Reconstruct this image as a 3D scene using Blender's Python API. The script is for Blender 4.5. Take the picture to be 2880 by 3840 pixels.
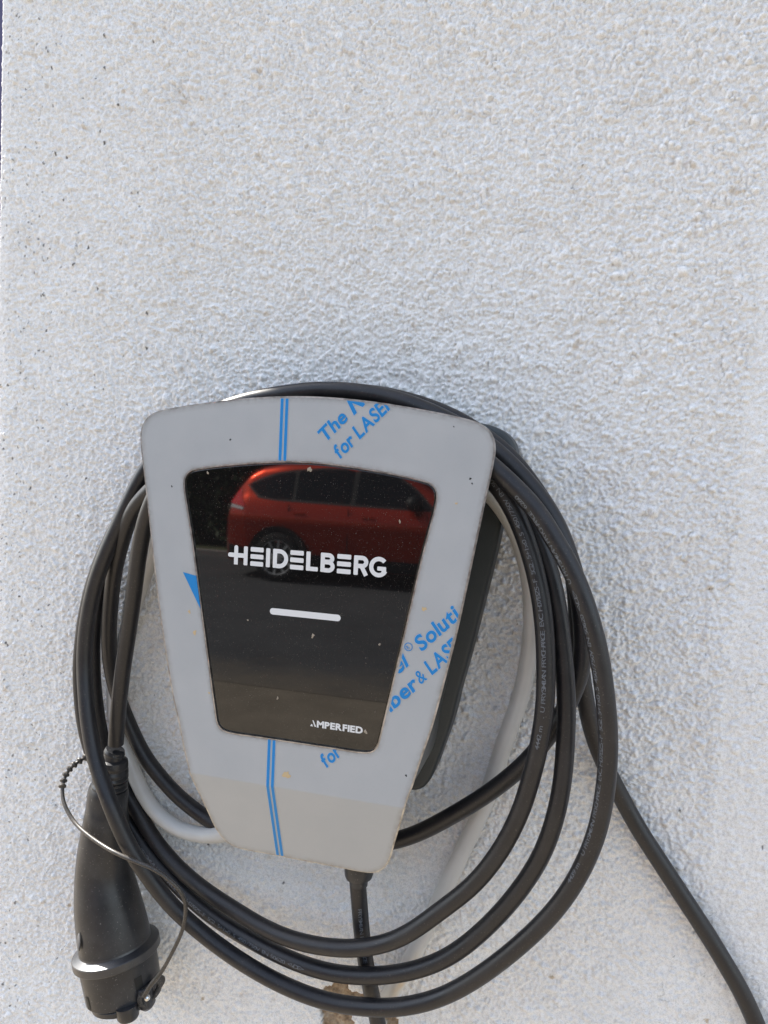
import bpy, bmesh, math, random
import numpy as np
from mathutils import Vector, Matrix
from mathutils.geometry import tessellate_polygon

scene = bpy.context.scene
for o in list(bpy.data.objects):
    bpy.data.objects.remove(o, do_unlink=True)
COL = scene.collection
R = math.radians

# ------------------------------------------------------------------ camera
YAW, PITCH, ROLL = R(14.98), R(3.78), R(2.68)
cam_data = bpy.data.cameras.new('camera')
cam = bpy.data.objects.new('camera', cam_data)
COL.objects.link(cam)
fwd = Vector((-math.sin(YAW) * math.cos(PITCH), math.cos(YAW) * math.cos(PITCH), -math.sin(PITCH)))
rgt = fwd.cross(Vector((0, 0, 1))).normalized()
upv = rgt.cross(fwd)
rgt2 = math.cos(ROLL) * rgt + math.sin(ROLL) * upv
up2 = -math.sin(ROLL) * rgt + math.cos(ROLL) * upv
cm = Matrix((rgt2, up2, -fwd)).transposed().to_4x4()
cm.translation = Vector((0.2175, -0.6806, 1.70))
cam.matrix_world = cm
cam_data.sensor_fit = 'VERTICAL'
cam_data.sensor_height = 36.0
cam_data.lens = 36.0 * 2884.0 / 3840.0
cam_data.clip_start = 0.02
cam_data.clip_end = 1000.0
scene.camera = cam
scene.render.resolution_x = 768
scene.render.resolution_y = 1024

# ------------------------------------------------------------------ light
SUN_EL, SUN_BEHIND = R(46.0), R(11.0)      # sun to the left, a little behind the wall plane
L = Vector((-math.cos(SUN_EL) * math.cos(SUN_BEHIND), math.cos(SUN_EL) * math.sin(SUN_BEHIND), math.sin(SUN_EL)))
world = bpy.data.worlds.new('World')
scene.world = world
world.use_nodes = True
nt = world.node_tree
nt.nodes.clear()
sky = nt.nodes.new('ShaderNodeTexSky')
sky.sky_type = 'NISHITA'
sky.sun_disc = False
sky.sun_elevation = SUN_EL
sky.sun_rotation = math.atan2(L.x, L.y) % (2 * math.pi)
sky.air_density = 1.0
sky.dust_density = 1.2
sky.ozone_density = 0.6
hs = nt.nodes.new('ShaderNodeHueSaturation')
hs.inputs['Saturation'].default_value = 0.61
bg = nt.nodes.new('ShaderNodeBackground')
bg.inputs['Strength'].default_value = 0.15
wo = nt.nodes.new('ShaderNodeOutputWorld')
nt.links.new(sky.outputs[0], hs.inputs['Color'])
nt.links.new(hs.outputs[0], bg.inputs[0])
nt.links.new(bg.outputs[0], wo.inputs[0])
sd = bpy.data.lights.new('sun', 'SUN')
sd.energy = 5.0
sd.angle = R(0.53)
sd.color = (1.0, 0.95, 0.87)
sun = bpy.data.objects.new('sun', sd)
sun.rotation_euler = L.to_track_quat('Z', 'Y').to_euler()
sun.location = (-3, 1, 6)
COL.objects.link(sun)
vs = scene.view_settings
vs.view_transform = 'Standard'
vs.look = 'None'
vs.gamma = 1.0
vs.use_curve_mapping = False
vs.exposure = 1.46

# ------------------------------------------------------------------ helpers
def obj(name, me, mat=None, parent=None, smooth=None):
    o = bpy.data.objects.new(name, me)
    COL.objects.link(o)
    if mat is not None and len(me.materials) == 0:
        me.materials.append(mat)
    if parent is not None:
        o.parent = parent
    if smooth is not None:
        if smooth >= 180:
            me.shade_smooth()
        elif smooth > 0:
            me.shade_smooth()
            me.set_sharp_from_angle(angle=R(smooth))
    return o

def empty(name, loc=(0, 0, 0)):
    # parts below are given in world coordinates: the parent sits at the world origin transform
    o = bpy.data.objects.new(name, None)
    o.empty_display_size = 0.05
    COL.objects.link(o)
    o.location = loc
    return o

def adopt(child, parent):
    child.parent = parent
    child.matrix_parent_inverse = Matrix.Translation(-Vector(parent.location))
    return child

def tag(o, label, cat, group=None):
    o['label'] = label
    o['category'] = cat
    if group:
        o['group'] = group
    return o

def mesh(name, v, f):
    me = bpy.data.meshes.new(name)
    me.from_pydata([tuple(map(float, p)) for p in v], [], [tuple(q) for q in f])
    me.update()
    return me

def bm_mesh(name, bm, normals=True):
    if normals:
        bmesh.ops.recalc_face_normals(bm, faces=bm.faces)
    me = bpy.data.meshes.new(name)
    bm.to_mesh(me)
    bm.free()
    return me

def catmull(P, step, closed=False):
    P = np.array(P, float)
    n = len(P)
    out = []
    rng = range(n) if closed else range(n - 1)
    for i in rng:
        p1, p2 = P[i], P[(i + 1) % n]
        p0 = P[i - 1] if (i > 0 or closed) else 2 * p1 - p2
        p3 = P[(i + 2) % n] if (i + 2 < n or closed) else 2 * p2 - p1
        # centripetal
        t0 = 0.0
        t1 = t0 + max(np.linalg.norm(p1 - p0), 1e-6) ** .5
        t2 = t1 + max(np.linalg.norm(p2 - p1), 1e-6) ** .5
        t3 = t2 + max(np.linalg.norm(p3 - p2), 1e-6) ** .5
        k = max(2, int(np.linalg.norm(p2 - p1) / step) + 1)
        for t in np.linspace(t1, t2, k, endpoint=False):
            a1 = (t1 - t) / (t1 - t0) * p0 + (t - t0) / (t1 - t0) * p1
            a2 = (t2 - t) / (t2 - t1) * p1 + (t - t1) / (t2 - t1) * p2
            a3 = (t3 - t) / (t3 - t2) * p2 + (t - t2) / (t3 - t2) * p3
            b1 = (t2 - t) / (t2 - t0) * a1 + (t - t0) / (t2 - t0) * a2
            b2 = (t3 - t) / (t3 - t1) * a2 + (t - t1) / (t3 - t1) * a3
            out.append((t2 - t) / (t2 - t1) * b1 + (t - t1) / (t2 - t1) * b2)
    if not closed:
        out.append(P[-1])
    return np.array(out)

def resample(P, step):
    d = np.r_[0, np.cumsum(np.linalg.norm(np.diff(P, axis=0), axis=1))]
    n = max(3, int(d[-1] / step) + 1)
    s = np.linspace(0, d[-1], n)
    return np.stack([np.interp(s, d, P[:, k]) for k in range(P.shape[1])], 1)

def smooth_path(P, step, sigma):
    P = resample(catmull(P, step), step)
    k = int(3 * sigma / step) + 1
    w = np.exp(-0.5 * (np.arange(-k, k + 1) * step / sigma) ** 2)
    w /= w.sum()
    head = 2 * P[0] - P[k:0:-1]
    tail = 2 * P[-1] - P[-2:-k - 2:-1]
    E = np.vstack([head, P, tail])
    return np.stack([np.convolve(E[:, c], w, 'valid') for c in range(3)], 1)

def frames(P):
    T = np.gradient(P, axis=0)
    T /= np.linalg.norm(T, axis=1)[:, None]
    n = np.cross(T[0], (0.3, 1, 0.2)); n /= np.linalg.norm(n)
    N = [n]
    for i in range(1, len(P)):
        n = N[-1] - T[i] * np.dot(N[-1], T[i])
        n /= np.linalg.norm(n)
        N.append(n)
    N = np.array(N)
    return T, N, np.cross(T, N)

def tube(name, P, r, seg=20, caps=True):
    P = np.asarray(P)
    T, N, B = frames(P)
    rr = np.full(len(P), r) if np.isscalar(r) else np.asarray(r)
    a = np.linspace(0, 2 * np.pi, seg, endpoint=False)
    V = P[:, None, :] + rr[:, None, None] * (np.cos(a)[None, :, None] * N[:, None, :] + np.sin(a)[None, :, None] * B[:, None, :])
    v = V.reshape(-1, 3)
    n = len(P)
    i = np.arange(n - 1)[:, None] * seg
    j = np.arange(seg)[None, :]
    j2 = (j + 1) % seg
    f = np.stack([i + j, i + j2, i + seg + j2, i + seg + j], -1).reshape(-1, 4).tolist()
    if caps:
        f.append(list(range(seg))[::-1])
        f.append([(n - 1) * seg + k for k in range(seg)])
    return mesh(name, v, f)

def box_bm(bm, x0, x1, y0, y1, z0, z1):
    vs_ = [bm.verts.new(p) for p in ((x0, y0, z0), (x1, y0, z0), (x1, y1, z0), (x0, y1, z0), (x0, y0, z1), (x1, y0, z1), (x1, y1, z1), (x0, y1, z1))]
    for q in ((0, 3, 2, 1), (4, 5, 6, 7), (0, 1, 5, 4), (1, 2, 6, 5), (2, 3, 7, 6), (3, 0, 4, 7)):
        bm.faces.new([vs_[k] for k in q])
    return vs_

# ------------------------------------------------------------------ materials
def mat(name, col=(.5, .5, .5), rough=.5, metal=0., spec=.5, ior=1.5, coat=0., coat_rough=.05):
    m = bpy.data.materials.new(name)
    m.use_nodes = True
    b = m.node_tree.nodes['Principled BSDF']
    b.inputs['Base Color'].default_value = (*col, 1)
    b.inputs['Roughness'].default_value = rough
    b.inputs['Metallic'].default_value = metal
    b.inputs['Specular IOR Level'].default_value = spec
    b.inputs['IOR'].default_value = ior
    b.inputs['Coat Weight'].default_value = coat
    b.inputs['Coat Roughness'].default_value = coat_rough
    return m

def nodes(m):
    return m.node_tree.nodes, m.node_tree.links, m.node_tree.nodes['Principled BSDF']

def noise(m, scale, detail=4, rough=.55, coord='Object'):
    N, K, b = nodes(m)
    tc = N.new('ShaderNodeTexCoord')
    t = N.new('ShaderNodeTexNoise')
    t.inputs['Scale'].default_value = scale
    t.inputs['Detail'].default_value = detail
    t.inputs['Roughness'].default_value = rough
    K.new(tc.outputs[coord], t.inputs['Vector'])
    return t

def ramp(m, src, stops):
    N, K, b = nodes(m)
    r = N.new('ShaderNodeValToRGB')
    e = r.color_ramp.elements
    while len(e) < len(stops):
        e.new(.5)
    for el, (p, c) in zip(e, stops):
        el.position = p
        el.color = (*c, 1) if len(c) == 3 else c
    K.new(src, r.inputs[0])
    return r.outputs[0]

def mixc(m, fac, a, b_):
    N, K, b = nodes(m)
    x = N.new('ShaderNodeMix')
    x.data_type = 'RGBA'
    for s, v in ((x.inputs[0], fac), (x.inputs[6], a), (x.inputs[7], b_)):
        if isinstance(v, (int, float)):
            s.default_value = v
        elif isinstance(v, tuple):
            s.default_value = (*v, 1)
        else:
            K.new(v, s)
    return x.outputs[2]

def math_n(m, op, a, b_=None, clamp=False):
    N, K, b = nodes(m)
    x = N.new('ShaderNodeMath')
    x.operation = op
    x.use_clamp = clamp
    for s, v in ((x.inputs[0], a), (x.inputs[1], b_)):
        if v is None:
            continue
        if isinstance(v, (int, float)):
            s.default_value = v
        else:
            K.new(v, s)
    return x.outputs[0]

def bump(m, src, strength, dist):
    N, K, b = nodes(m)
    x = N.new('ShaderNodeBump')
    x.inputs['Strength'].default_value = strength
    x.inputs['Distance'].default_value = dist
    K.new(src, x.inputs['Height'])
    K.new(x.outputs[0], b.inputs['Normal'])

def attr(m, name):
    N, K, b = nodes(m)
    a = N.new('ShaderNodeAttribute')
    a.attribute_name = name
    return a.outputs['Fac']

def setc(m, out, inp='Base Color'):
    N, K, b = nodes(m)
    K.new(out, b.inputs[inp])

def dusty(m, base, dust, scale=900, lo=.62, hi=.74, amt=.5, rough=None, big=60):
    """base colour with fine dust specks and broad faint dirt"""
    n1 = noise(m, scale, 2, .5)
    n2 = noise(m, big, 4, .6)
    f = ramp(m, n1.outputs[0], [(lo, (0, 0, 0)), (hi, (1, 1, 1))])
    g = ramp(m, n2.outputs[0], [(.42, (0, 0, 0)), (.75, (.35, .35, .35))])
    s = math_n(m, 'ADD', math_n(m, 'MULTIPLY', f, amt), math_n(m, 'MULTIPLY', g, amt * .6), True)
    setc(m, mixc(m, s, base, dust))
    if rough:
        setc(m, ramp(m, n2.outputs[0], [(.3, (rough[0],) * 3), (.7, (rough[1],) * 3)]), 'Roughness')
    return m

# ------------------------------------------------------------------ measured layout (metres)
CABLE= [(0.0403, -0.056, 1.3462), (0.042, -0.054, 1.3292), (0.044, -0.05, 1.3024), (0.0455, -0.046, 1.2794), (0.0488, -0.041, 1.252), (0.0538, -0.037, 1.2231), (0.0603, -0.033, 1.1946), (0.085, -0.034, 1.06), (0.13, -0.05, 0.93), (0.22, -0.06, 0.85), (0.32, -0.05, 0.87), (0.385, -0.03, 0.98), (0.408, -0.014, 1.1), (0.4, -0.01, 1.19), (0.3669, -0.01, 1.2698), (0.3502, -0.01, 1.2958), (0.3322, -0.01, 1.3218), (0.3127, -0.01, 1.3477), (0.293, -0.0113, 1.3745), (0.2732, -0.0127, 1.4016), (0.2585, -0.014, 1.4257), (0.2422, -0.02, 1.4555), (0.2305, -0.025, 1.4835), (0.2239, -0.03, 1.5096), (0.2174, -0.0333, 1.543), (0.2129, -0.0367, 1.5832), (0.2071, -0.04, 1.6205), (0.2002, -0.0406, 1.6397), (0.1911, -0.0412, 1.6581), (0.1785, -0.0418, 1.6761), (0.1646, -0.0424, 1.6943), (0.1497, -0.043, 1.7102), (0.119, -0.043, 1.731), (0.0994, -0.043, 1.7406), (0.0774, -0.043, 1.7484), (0.0516, -0.043, 1.7545), (0.0287, -0.043, 1.7578), (-0.0152, -0.043, 1.758), (-0.0604, -0.043, 1.7514), (-0.1046, -0.043, 1.7388), (-0.1441, -0.043, 1.7158), (-0.1728, -0.0397, 1.6876), (-0.1966, -0.0365, 1.6586), (-0.2211, -0.0332, 1.625), (-0.238, -0.03, 1.5961), (-0.2518, -0.0265, 1.5655), (-0.2615, -0.023, 1.5345), (-0.2678, -0.0195, 1.5061), (-0.2722, -0.016, 1.4774), (-0.2696, -0.0157, 1.4389), (-0.2641, -0.0153, 1.4087), (-0.2556, -0.015, 1.3864), (-0.2433, -0.0153, 1.3647), (-0.2285, -0.0157, 1.3436), (-0.2123, -0.016, 1.3242), (-0.1902, -0.0207, 1.3044), (-0.1639, -0.0253, 1.2875), (-0.1382, -0.03, 1.2725), (-0.1037, -0.0383, 1.2608), (-0.0593, -0.0467, 1.2519), (-0.0176, -0.055, 1.2479), (0.0202, -0.0575, 1.2463), (0.0563, -0.06, 1.2528), (0.0906, -0.062, 1.2652), (0.1235, -0.064, 1.2857), (0.1514, -0.066, 1.3149), (0.1784, -0.0707, 1.3548), (0.1975, -0.0753, 1.3945), (0.2065, -0.08, 1.4299), (0.2101, -0.08, 1.4588), (0.2105, -0.08, 1.4938), (0.2088, -0.08, 1.5285), (0.2039, -0.0793, 1.5628), (0.199, -0.0787, 1.5905), (0.1917, -0.078, 1.6177), (0.1831, -0.0775, 1.6396), (0.175, -0.077, 1.6568), (0.1627, -0.0765, 1.6737), (0.1473, -0.076, 1.6895), (0.1207, -0.0753, 1.7113), (0.0651, -0.0747, 1.7348), (0.0078, -0.074, 1.7397), (-0.0522, -0.0727, 1.7336), (-0.1022, -0.0713, 1.716), (-0.1435, -0.07, 1.6815), (-0.1828, -0.0575, 1.6502), (-0.2102, -0.045, 1.624), (-0.2246, -0.042, 1.5984), (-0.2348, -0.039, 1.5693), (-0.2419, -0.036, 1.5396), (-0.2464, -0.032, 1.5097), (-0.2486, -0.028, 1.4794), (-0.2474, -0.0247, 1.4494), (-0.2444, -0.0213, 1.419), (-0.239, -0.018, 1.3936), (-0.2267, -0.017, 1.3694), (-0.2119, -0.016, 1.3509), (-0.1992, -0.018, 1.337), (-0.1817, -0.02, 1.3168), (-0.1531, -0.0283, 1.2997), (-0.1193, -0.0367, 1.2865), (-0.0808, -0.045, 1.2774), (-0.0482, -0.0517, 1.2708), (-0.0172, -0.0583, 1.2694), (0.0216, -0.065, 1.2742), (0.0484, -0.0675, 1.2809), (0.0744, -0.07, 1.2926), (0.0933, -0.0725, 1.3068), (0.1222, -0.075, 1.3361), (0.1447, -0.0783, 1.3611), (0.1634, -0.0815, 1.3913), (0.1785, -0.0847, 1.4272), (0.1874, -0.088, 1.4648), (0.1926, -0.09, 1.4999), (0.1938, -0.092, 1.531), (0.1889, -0.0905, 1.5861), (0.1815, -0.089, 1.6183), (0.1712, -0.0887, 1.6475), (0.1588, -0.0883, 1.6719), (0.1446, -0.088, 1.6895), (0.1122, -0.088, 1.7127), (0.0576, -0.088, 1.7316), (0.0014, -0.088, 1.7341), (-0.0587, -0.0847, 1.7259), (-0.1092, -0.0813, 1.7039), (-0.1438, -0.078, 1.6769), (-0.1797, -0.069, 1.647), (-0.1976, -0.06, 1.6158), (-0.2112, -0.05, 1.5866), (-0.2214, -0.04, 1.5563), (-0.2262, -0.0353, 1.5268), (-0.2288, -0.0307, 1.5039), (-0.229, -0.026, 1.4811), (-0.2237, -0.0247, 1.461), (-0.2168, -0.0233, 1.4426), (-0.2075, -0.022, 1.4232), (-0.1921, -0.022, 1.3984), (-0.1717, -0.022, 1.378), (-0.1515, -0.022, 1.3619), (-0.1303, -0.022, 1.3504), (-0.1087, -0.023, 1.3417), (-0.08, -0.024, 1.3374), (-0.044, -0.025, 1.3365), (-0.0039, -0.026, 1.3409), (0.0353, -0.029, 1.3509), (0.0726, -0.032, 1.3647), (0.0967, -0.035, 1.3798), (0.12, -0.04, 1.399), (0.1427, -0.045, 1.4188), (0.1629, -0.05, 1.4394), (0.1809, -0.055, 1.461), (0.1985, -0.06, 1.4897), (0.2121, -0.062, 1.5192), (0.2191, -0.064, 1.5463), (0.219, -0.0633, 1.5674), (0.2154, -0.0627, 1.5924), (0.2078, -0.062, 1.6233), (0.1983, -0.0616, 1.6457), (0.1867, -0.0612, 1.6671), (0.1733, -0.0608, 1.6832), (0.1576, -0.0604, 1.6994), (0.142, -0.06, 1.7126), (0.1286, -0.0599, 1.7217), (0.1061, -0.0597, 1.7336), (0.0834, -0.0596, 1.7433), (0.0656, -0.0594, 1.7494), (0.0375, -0.0593, 1.7553), (0.0123, -0.0591, 1.7577), (-0.0094, -0.059, 1.7579), (-0.0311, -0.0592, 1.7558), (-0.0533, -0.0594, 1.7523), (-0.0756, -0.0596, 1.7477), (-0.0937, -0.0598, 1.7421), (-0.1243, -0.06, 1.7276), (-0.1521, -0.0613, 1.7063), (-0.1696, -0.0627, 1.6875), (-0.1834, -0.064, 1.6626), (-0.1985, -0.065, 1.6297), (-0.2108, -0.066, 1.602), (-0.2209, -0.066, 1.5743), (-0.2271, -0.066, 1.5464), (-0.2304, -0.066, 1.5188), (-0.2303, -0.066, 1.4912), (-0.2255, -0.07, 1.471), (-0.22, -0.074, 1.4501), (-0.2107, -0.078, 1.4219), (-0.1984, -0.083, 1.3995), (-0.1826, -0.088, 1.3757), (-0.1726, -0.085, 1.3512), (-0.1605, -0.082, 1.3294), (-0.1466, -0.076, 1.3068), (-0.1297, -0.07, 1.284), (-0.1044, -0.064, 1.2623), (-0.0903, -0.063, 1.2538), (-0.0516, -0.062, 1.2368), (-0.0143, -0.061, 1.2259), (0.0222, -0.06, 1.2211), (0.0668, -0.062, 1.2277), (0.0948, -0.064, 1.2375), (0.1248, -0.066, 1.2548), (0.1539, -0.0707, 1.282), (0.1812, -0.0753, 1.3137), (0.2072, -0.08, 1.3498), (0.2255, -0.0847, 1.386), (0.2375, -0.0893, 1.4255), (0.2417, -0.094, 1.4624), (0.2417, -0.097, 1.4973), (0.2386, -0.1, 1.5247), (0.2341, -0.101, 1.5507), (0.2289, -0.102, 1.5728), (0.2227, -0.103, 1.5918), (0.2148, -0.1028, 1.6123), (0.204, -0.1025, 1.6329), (0.1922, -0.1022, 1.6502), (0.1807, -0.102, 1.6676), (0.1672, -0.1013, 1.6809), (0.1546, -0.1007, 1.6919), (0.1434, -0.1, 1.7006), (0.1182, -0.1002, 1.7186), (0.0714, -0.1003, 1.7354), (0.0169, -0.1005, 1.74), (-0.0404, -0.0993, 1.7342), (-0.0882, -0.0982, 1.7175), (-0.1227, -0.097, 1.6894), (-0.1434, -0.091, 1.6655), (-0.1581, -0.085, 1.6387), (-0.1688, -0.0773, 1.6065), (-0.1781, -0.0697, 1.5658), (-0.1876, -0.062, 1.5288), (-0.1938, -0.059, 1.4972), (-0.1985, -0.056, 1.4704), (-0.2027, -0.053, 1.4432), (-0.2058, -0.05, 1.4184)]
SUPPLY= [(0.0566, 0.004, 1.1822), (0.0655, -0.009, 1.2039), (0.0809, -0.012, 1.2351), (0.092, -0.012, 1.2631), (0.1093, -0.012, 1.3084), (0.1257, -0.012, 1.353), (0.1449, -0.012, 1.4051), (0.157, -0.013, 1.4555), (0.1705, -0.014, 1.5049), (0.1754, -0.016, 1.5449), (0.1752, -0.02, 1.5839), (0.1701, -0.024, 1.6151), (0.16, -0.03, 1.6448), (0.1417, -0.04, 1.6733), (0.1141, -0.042, 1.6941), (0.0581, -0.042, 1.7118), (-0.0146, -0.042, 1.7182), (-0.0906, -0.042, 1.7034), (-0.1389, -0.04, 1.6743), (-0.1689, -0.034, 1.6323), (-0.1937, -0.024, 1.5848), (-0.2193, -0.014, 1.5236), (-0.2333, -0.012, 1.4727), (-0.2342, -0.012, 1.4396), (-0.2299, -0.012, 1.4154), (-0.2204, -0.012, 1.3974), (-0.2087, -0.012, 1.3727), (-0.1968, -0.013, 1.3534), (-0.18, -0.015, 1.3378), (-0.159, -0.018, 1.3297), (-0.1356, -0.022, 1.3286), (-0.1117, -0.028, 1.3343), (-0.086, -0.035, 1.3455), (-0.0553, -0.045, 1.3706), (-0.0335, -0.05, 1.4013), (-0.0292, -0.05, 1.4216)]
STRAP= [(-0.1482, -0.082, 1.2013), (-0.1426, -0.0813, 1.2127), (-0.1369, -0.0807, 1.2201), (-0.1306, -0.08, 1.2303), (-0.1215, -0.082, 1.2479), (-0.1114, -0.084, 1.2706), (-0.1068, -0.086, 1.2881), (-0.1061, -0.088, 1.302), (-0.1099, -0.0915, 1.3145), (-0.119, -0.095, 1.3247), (-0.1307, -0.0985, 1.333), (-0.1505, -0.0978, 1.3365), (-0.1706, -0.097, 1.34), (-0.1927, -0.0897, 1.3413), (-0.2141, -0.0823, 1.3445), (-0.2316, -0.075, 1.3487), (-0.2447, -0.07, 1.3576), (-0.2525, -0.065, 1.365), (-0.2566, -0.06, 1.3731), (-0.2585, -0.0563, 1.3761), (-0.2587, -0.0525, 1.3814), (-0.257, -0.0487, 1.3864), (-0.2521, -0.045, 1.3913), (-0.2483, -0.0375, 1.3943), (-0.2459, -0.03, 1.3943)]
CHIPS= [[(0.0092, 1.1961), (0.015, 1.1969), (0.0204, 1.1982), (0.0201, 1.1928), (0.0251, 1.1909), (0.0309, 1.191), (0.0382, 1.1898), (0.0385, 1.1836), (0.0296, 1.1766), (0.0264, 1.1729), (0.0271, 1.1682), (0.0293, 1.162), (0.0325, 1.1569), (0.0368, 1.1482), (0.0365, 1.1335), (-0.0015, 1.1238), (-0.0031, 1.1383), (-0.0036, 1.1506), (-0.003, 1.158), (-0.0062, 1.1646), (-0.0036, 1.1736), (-0.002, 1.1818), (0.0016, 1.1885)], [(0.0574, 1.1785), (0.0591, 1.1731), (0.0599, 1.1662), (0.0614, 1.1544), (0.064, 1.1406), (0.0752, 1.1434), (0.0755, 1.1579), (0.073, 1.1694), (0.0718, 1.1743), (0.068, 1.1748)]]
SPECKS = [(-0.3812, 2.1125), (-0.3754, 1.4875), (-0.3741, 1.1059), (-0.3736, 1.4848), (-0.371, 1.6844), (-0.3707, 1.1541), (-0.365, 1.1034), (-0.3648, 1.7431), (-0.3628, 1.816), (-0.3622, 1.7845), (-0.3584, 1.2021), (-0.3532, 1.8261), (-0.3489, 2.1017), (-0.3482, 1.6544), (-0.3443, 1.2751), (-0.3391, 1.8531), (-0.3386, 1.9853), (-0.3384, 1.0928), (-0.3378, 2.0981), (-0.3369, 1.9035), (-0.3359, 1.8539), (-0.3346, 2.0939), (-0.3319, 1.8174), (-0.3311, 2.0781), (-0.3289, 1.8993), (-0.3245, 1.9935), (-0.3119, 1.9897), (-0.3001, 1.8835), (-0.2833, 1.8995), (-0.2808, 1.6679), (-0.2724, 2.0124), (-0.2715, 1.8585), (-0.2702, 2.1034), (-0.2694, 2.0729), (-0.2675, 2.0001), (-0.2519, 2.0355), (-0.2161, 2.0926), (-0.2154, 1.8345), (-0.2147, 1.7998), (-0.1302, 1.309), (-0.0485, 1.2846), (0.307, 1.4165), (0.3727, 1.3957)]

# wall plaster
M_WALL = mat('white_plaster', (.8, .8, .79), .92, spec=.25)
_n1 = noise(M_WALL, 14, 5, .6)
_n2 = noise(M_WALL, 160, 4, .6)
_n4 = noise(M_WALL, 380, 3, .6)
_n5 = noise(M_WALL, 1100, 2, .6)
_n3 = noise(M_WALL, 420, 3, .6)
_paint = mixc(M_WALL, ramp(M_WALL, _n1.outputs[0], [(.35, (0, 0, 0)), (.7, (1, 1, 1))]), (.88, .88, .87), (.83, .825, .81))
_paint = mixc(M_WALL, ramp(M_WALL, _n2.outputs[0], [(.50, (0, 0, 0)), (.72, (.45, .45, .45))]), _paint, (.76, .75, .725))
_paint = mixc(M_WALL, ramp(M_WALL, _n4.outputs[0], [(.50, (0, 0, 0)), (.64, (.42, .42, .42))]), _paint, (.565, .56, .55))
_paint = mixc(M_WALL, ramp(M_WALL, _n5.outputs[0], [(.48, (0, 0, 0)), (.64, (.62, .62, .62))]), _paint, (.56, .56, .555))
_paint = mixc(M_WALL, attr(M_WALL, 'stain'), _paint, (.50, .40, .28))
_paint = mixc(M_WALL, attr(M_WALL, 'speck'), _paint, (.045, .04, .035))
_chipc = ramp(M_WALL, _n2.outputs[0], [(.3, (.19, .135, .085)), (.5, (.33, .245, .165)), (.7, (.47, .39, .29))])
_paint = mixc(M_WALL, attr(M_WALL, 'chip'), _paint, _chipc)
setc(M_WALL, _paint)
bump(M_WALL, _n3.outputs[0], .35, .0012)

M_FILM = mat('protective_film_over_steel', (.35, .365, .38), .38, metal=.0, spec=.55)
_f1 = noise(M_FILM, 25, 4, .6)
_f2 = noise(M_FILM, 1500, 2, .5)
_fc = mixc(M_FILM, ramp(M_FILM, _f1.outputs[0], [(.3, (0, 0, 0)), (.7, (1, 1, 1))]), (.355, .372, .388), (.385, .398, .41))
_fc = mixc(M_FILM, ramp(M_FILM, _f2.outputs[0], [(.68, (0, 0, 0)), (.76, (.5, .5, .5))]), _fc, (.25, .24, .23))
_gn = noise(M_FILM, 160, 3, .6)
_gr = math_n(M_FILM, 'MULTIPLY', attr(M_FILM, 'grime'), ramp(M_FILM, _gn.outputs[0], [(.35, (.2, .2, .2)), (.65, (.7, .7, .7))]), True)
_fc = mixc(M_FILM, _gr, _fc, (.20, .19, .18))
setc(M_FILM, _fc)
setc(M_FILM, ramp(M_FILM, _f1.outputs[0], [(.3, (.33,) * 3), (.7, (.45,) * 3)]), 'Roughness')
M_STEEL = mat('bare_steel_edge', (.45, .42, .38), .38, metal=.85)
_s1 = noise(M_STEEL, 120, 3, .6)
setc(M_STEEL, ramp(M_STEEL, _s1.outputs[0], [(.35, (.26, .245, .23)), (.65, (.56, .54, .51))]))
M_BLUE = mat('blue_film_print', (.008, .20, .52), .42, spec=.4)
M_HALO = mat('pale_film_print_edge', (.42, .50, .60), .42, spec=.4)
M_GLASS = mat('black_glass', (.0035, .0035, .0038), .035, spec=.5, ior=1.63)
_d1 = noise(M_GLASS, 1300, 2, .6)
_d2 = noise(M_GLASS, 45, 4, .6)
_d3 = noise(M_GLASS, 420, 3, .7)
_ds = ramp(M_GLASS, _d1.outputs[0], [(.66, (0, 0, 0)), (.74, (1, 1, 1))])
_dm = ramp(M_GLASS, _d2.outputs[0], [(.35, (.25,) * 3), (.7, (1, 1, 1))])
_dl = ramp(M_GLASS, _d3.outputs[0], [(.70, (0, 0, 0)), (.76, (1, 1, 1))])
_dust = math_n(M_GLASS, 'ADD', math_n(M_GLASS, 'MULTIPLY', math_n(M_GLASS, 'MULTIPLY', _ds, _dm), .30), math_n(M_GLASS, 'MULTIPLY', _dl, .25), True)
_dust = math_n(M_GLASS, 'ADD', _dust, .006, True)
setc(M_GLASS, mixc(M_GLASS, _dust, (.0035, .0035, .0038), (.42, .37, .32)))
setc(M_GLASS, ramp(M_GLASS, _dust, [(0, (.014,) * 3), (.4, (.7,) * 3)]), 'Roughness')
M_WHITE = mat('white_print', (.66, .67, .68), .35)
M_HOUSING = dusty(mat('anthracite_plastic', (.045, .052, .055), .42, spec=.5), (.034, .041, .044), (.13, .12, .115), 1200, .64, .74, .35, (.36, .5))
M_CABLE = dusty(mat('black_rubber_cable', (.022, .022, .023), .38, spec=.5), (.0105, .0105, .0130), (.15, .13, .11), 700, .64, .75, .34, (.34, .48), 45)
bump(M_CABLE, noise(M_CABLE, 2200, 2, .5).outputs[0], .12, .0004)
M_PRINT = mat('cable_print', (.11, .122, .14), .6)
M_PLUG = dusty(mat('black_plug_plastic', (.03, .031, .034), .42, spec=.5), (.015, .016, .019), (.24, .23, .22), 620, .665, .74, .45, (.28, .42), 40)
bump(M_PLUG, noise(M_PLUG, 3000, 2, .5).outputs[0], .1, .0003)
M_FLANGE = dusty(mat('scuffed_flange', (.03, .031, .034), .3, spec=.85), (.018, .019, .022), (.22, .20, .19), 900, .67, .76, .40, (.30, .40), 40)
M_DARK = mat('dark_recess', (.004, .004, .004), .6)
M_STRAP = dusty(mat('black_strap', (.03, .028, .026), .4, spec=.5), (.028, .026, .024), (.24, .20, .16), 1300, .55, .7, .6, (.3, .5), 90)
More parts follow.
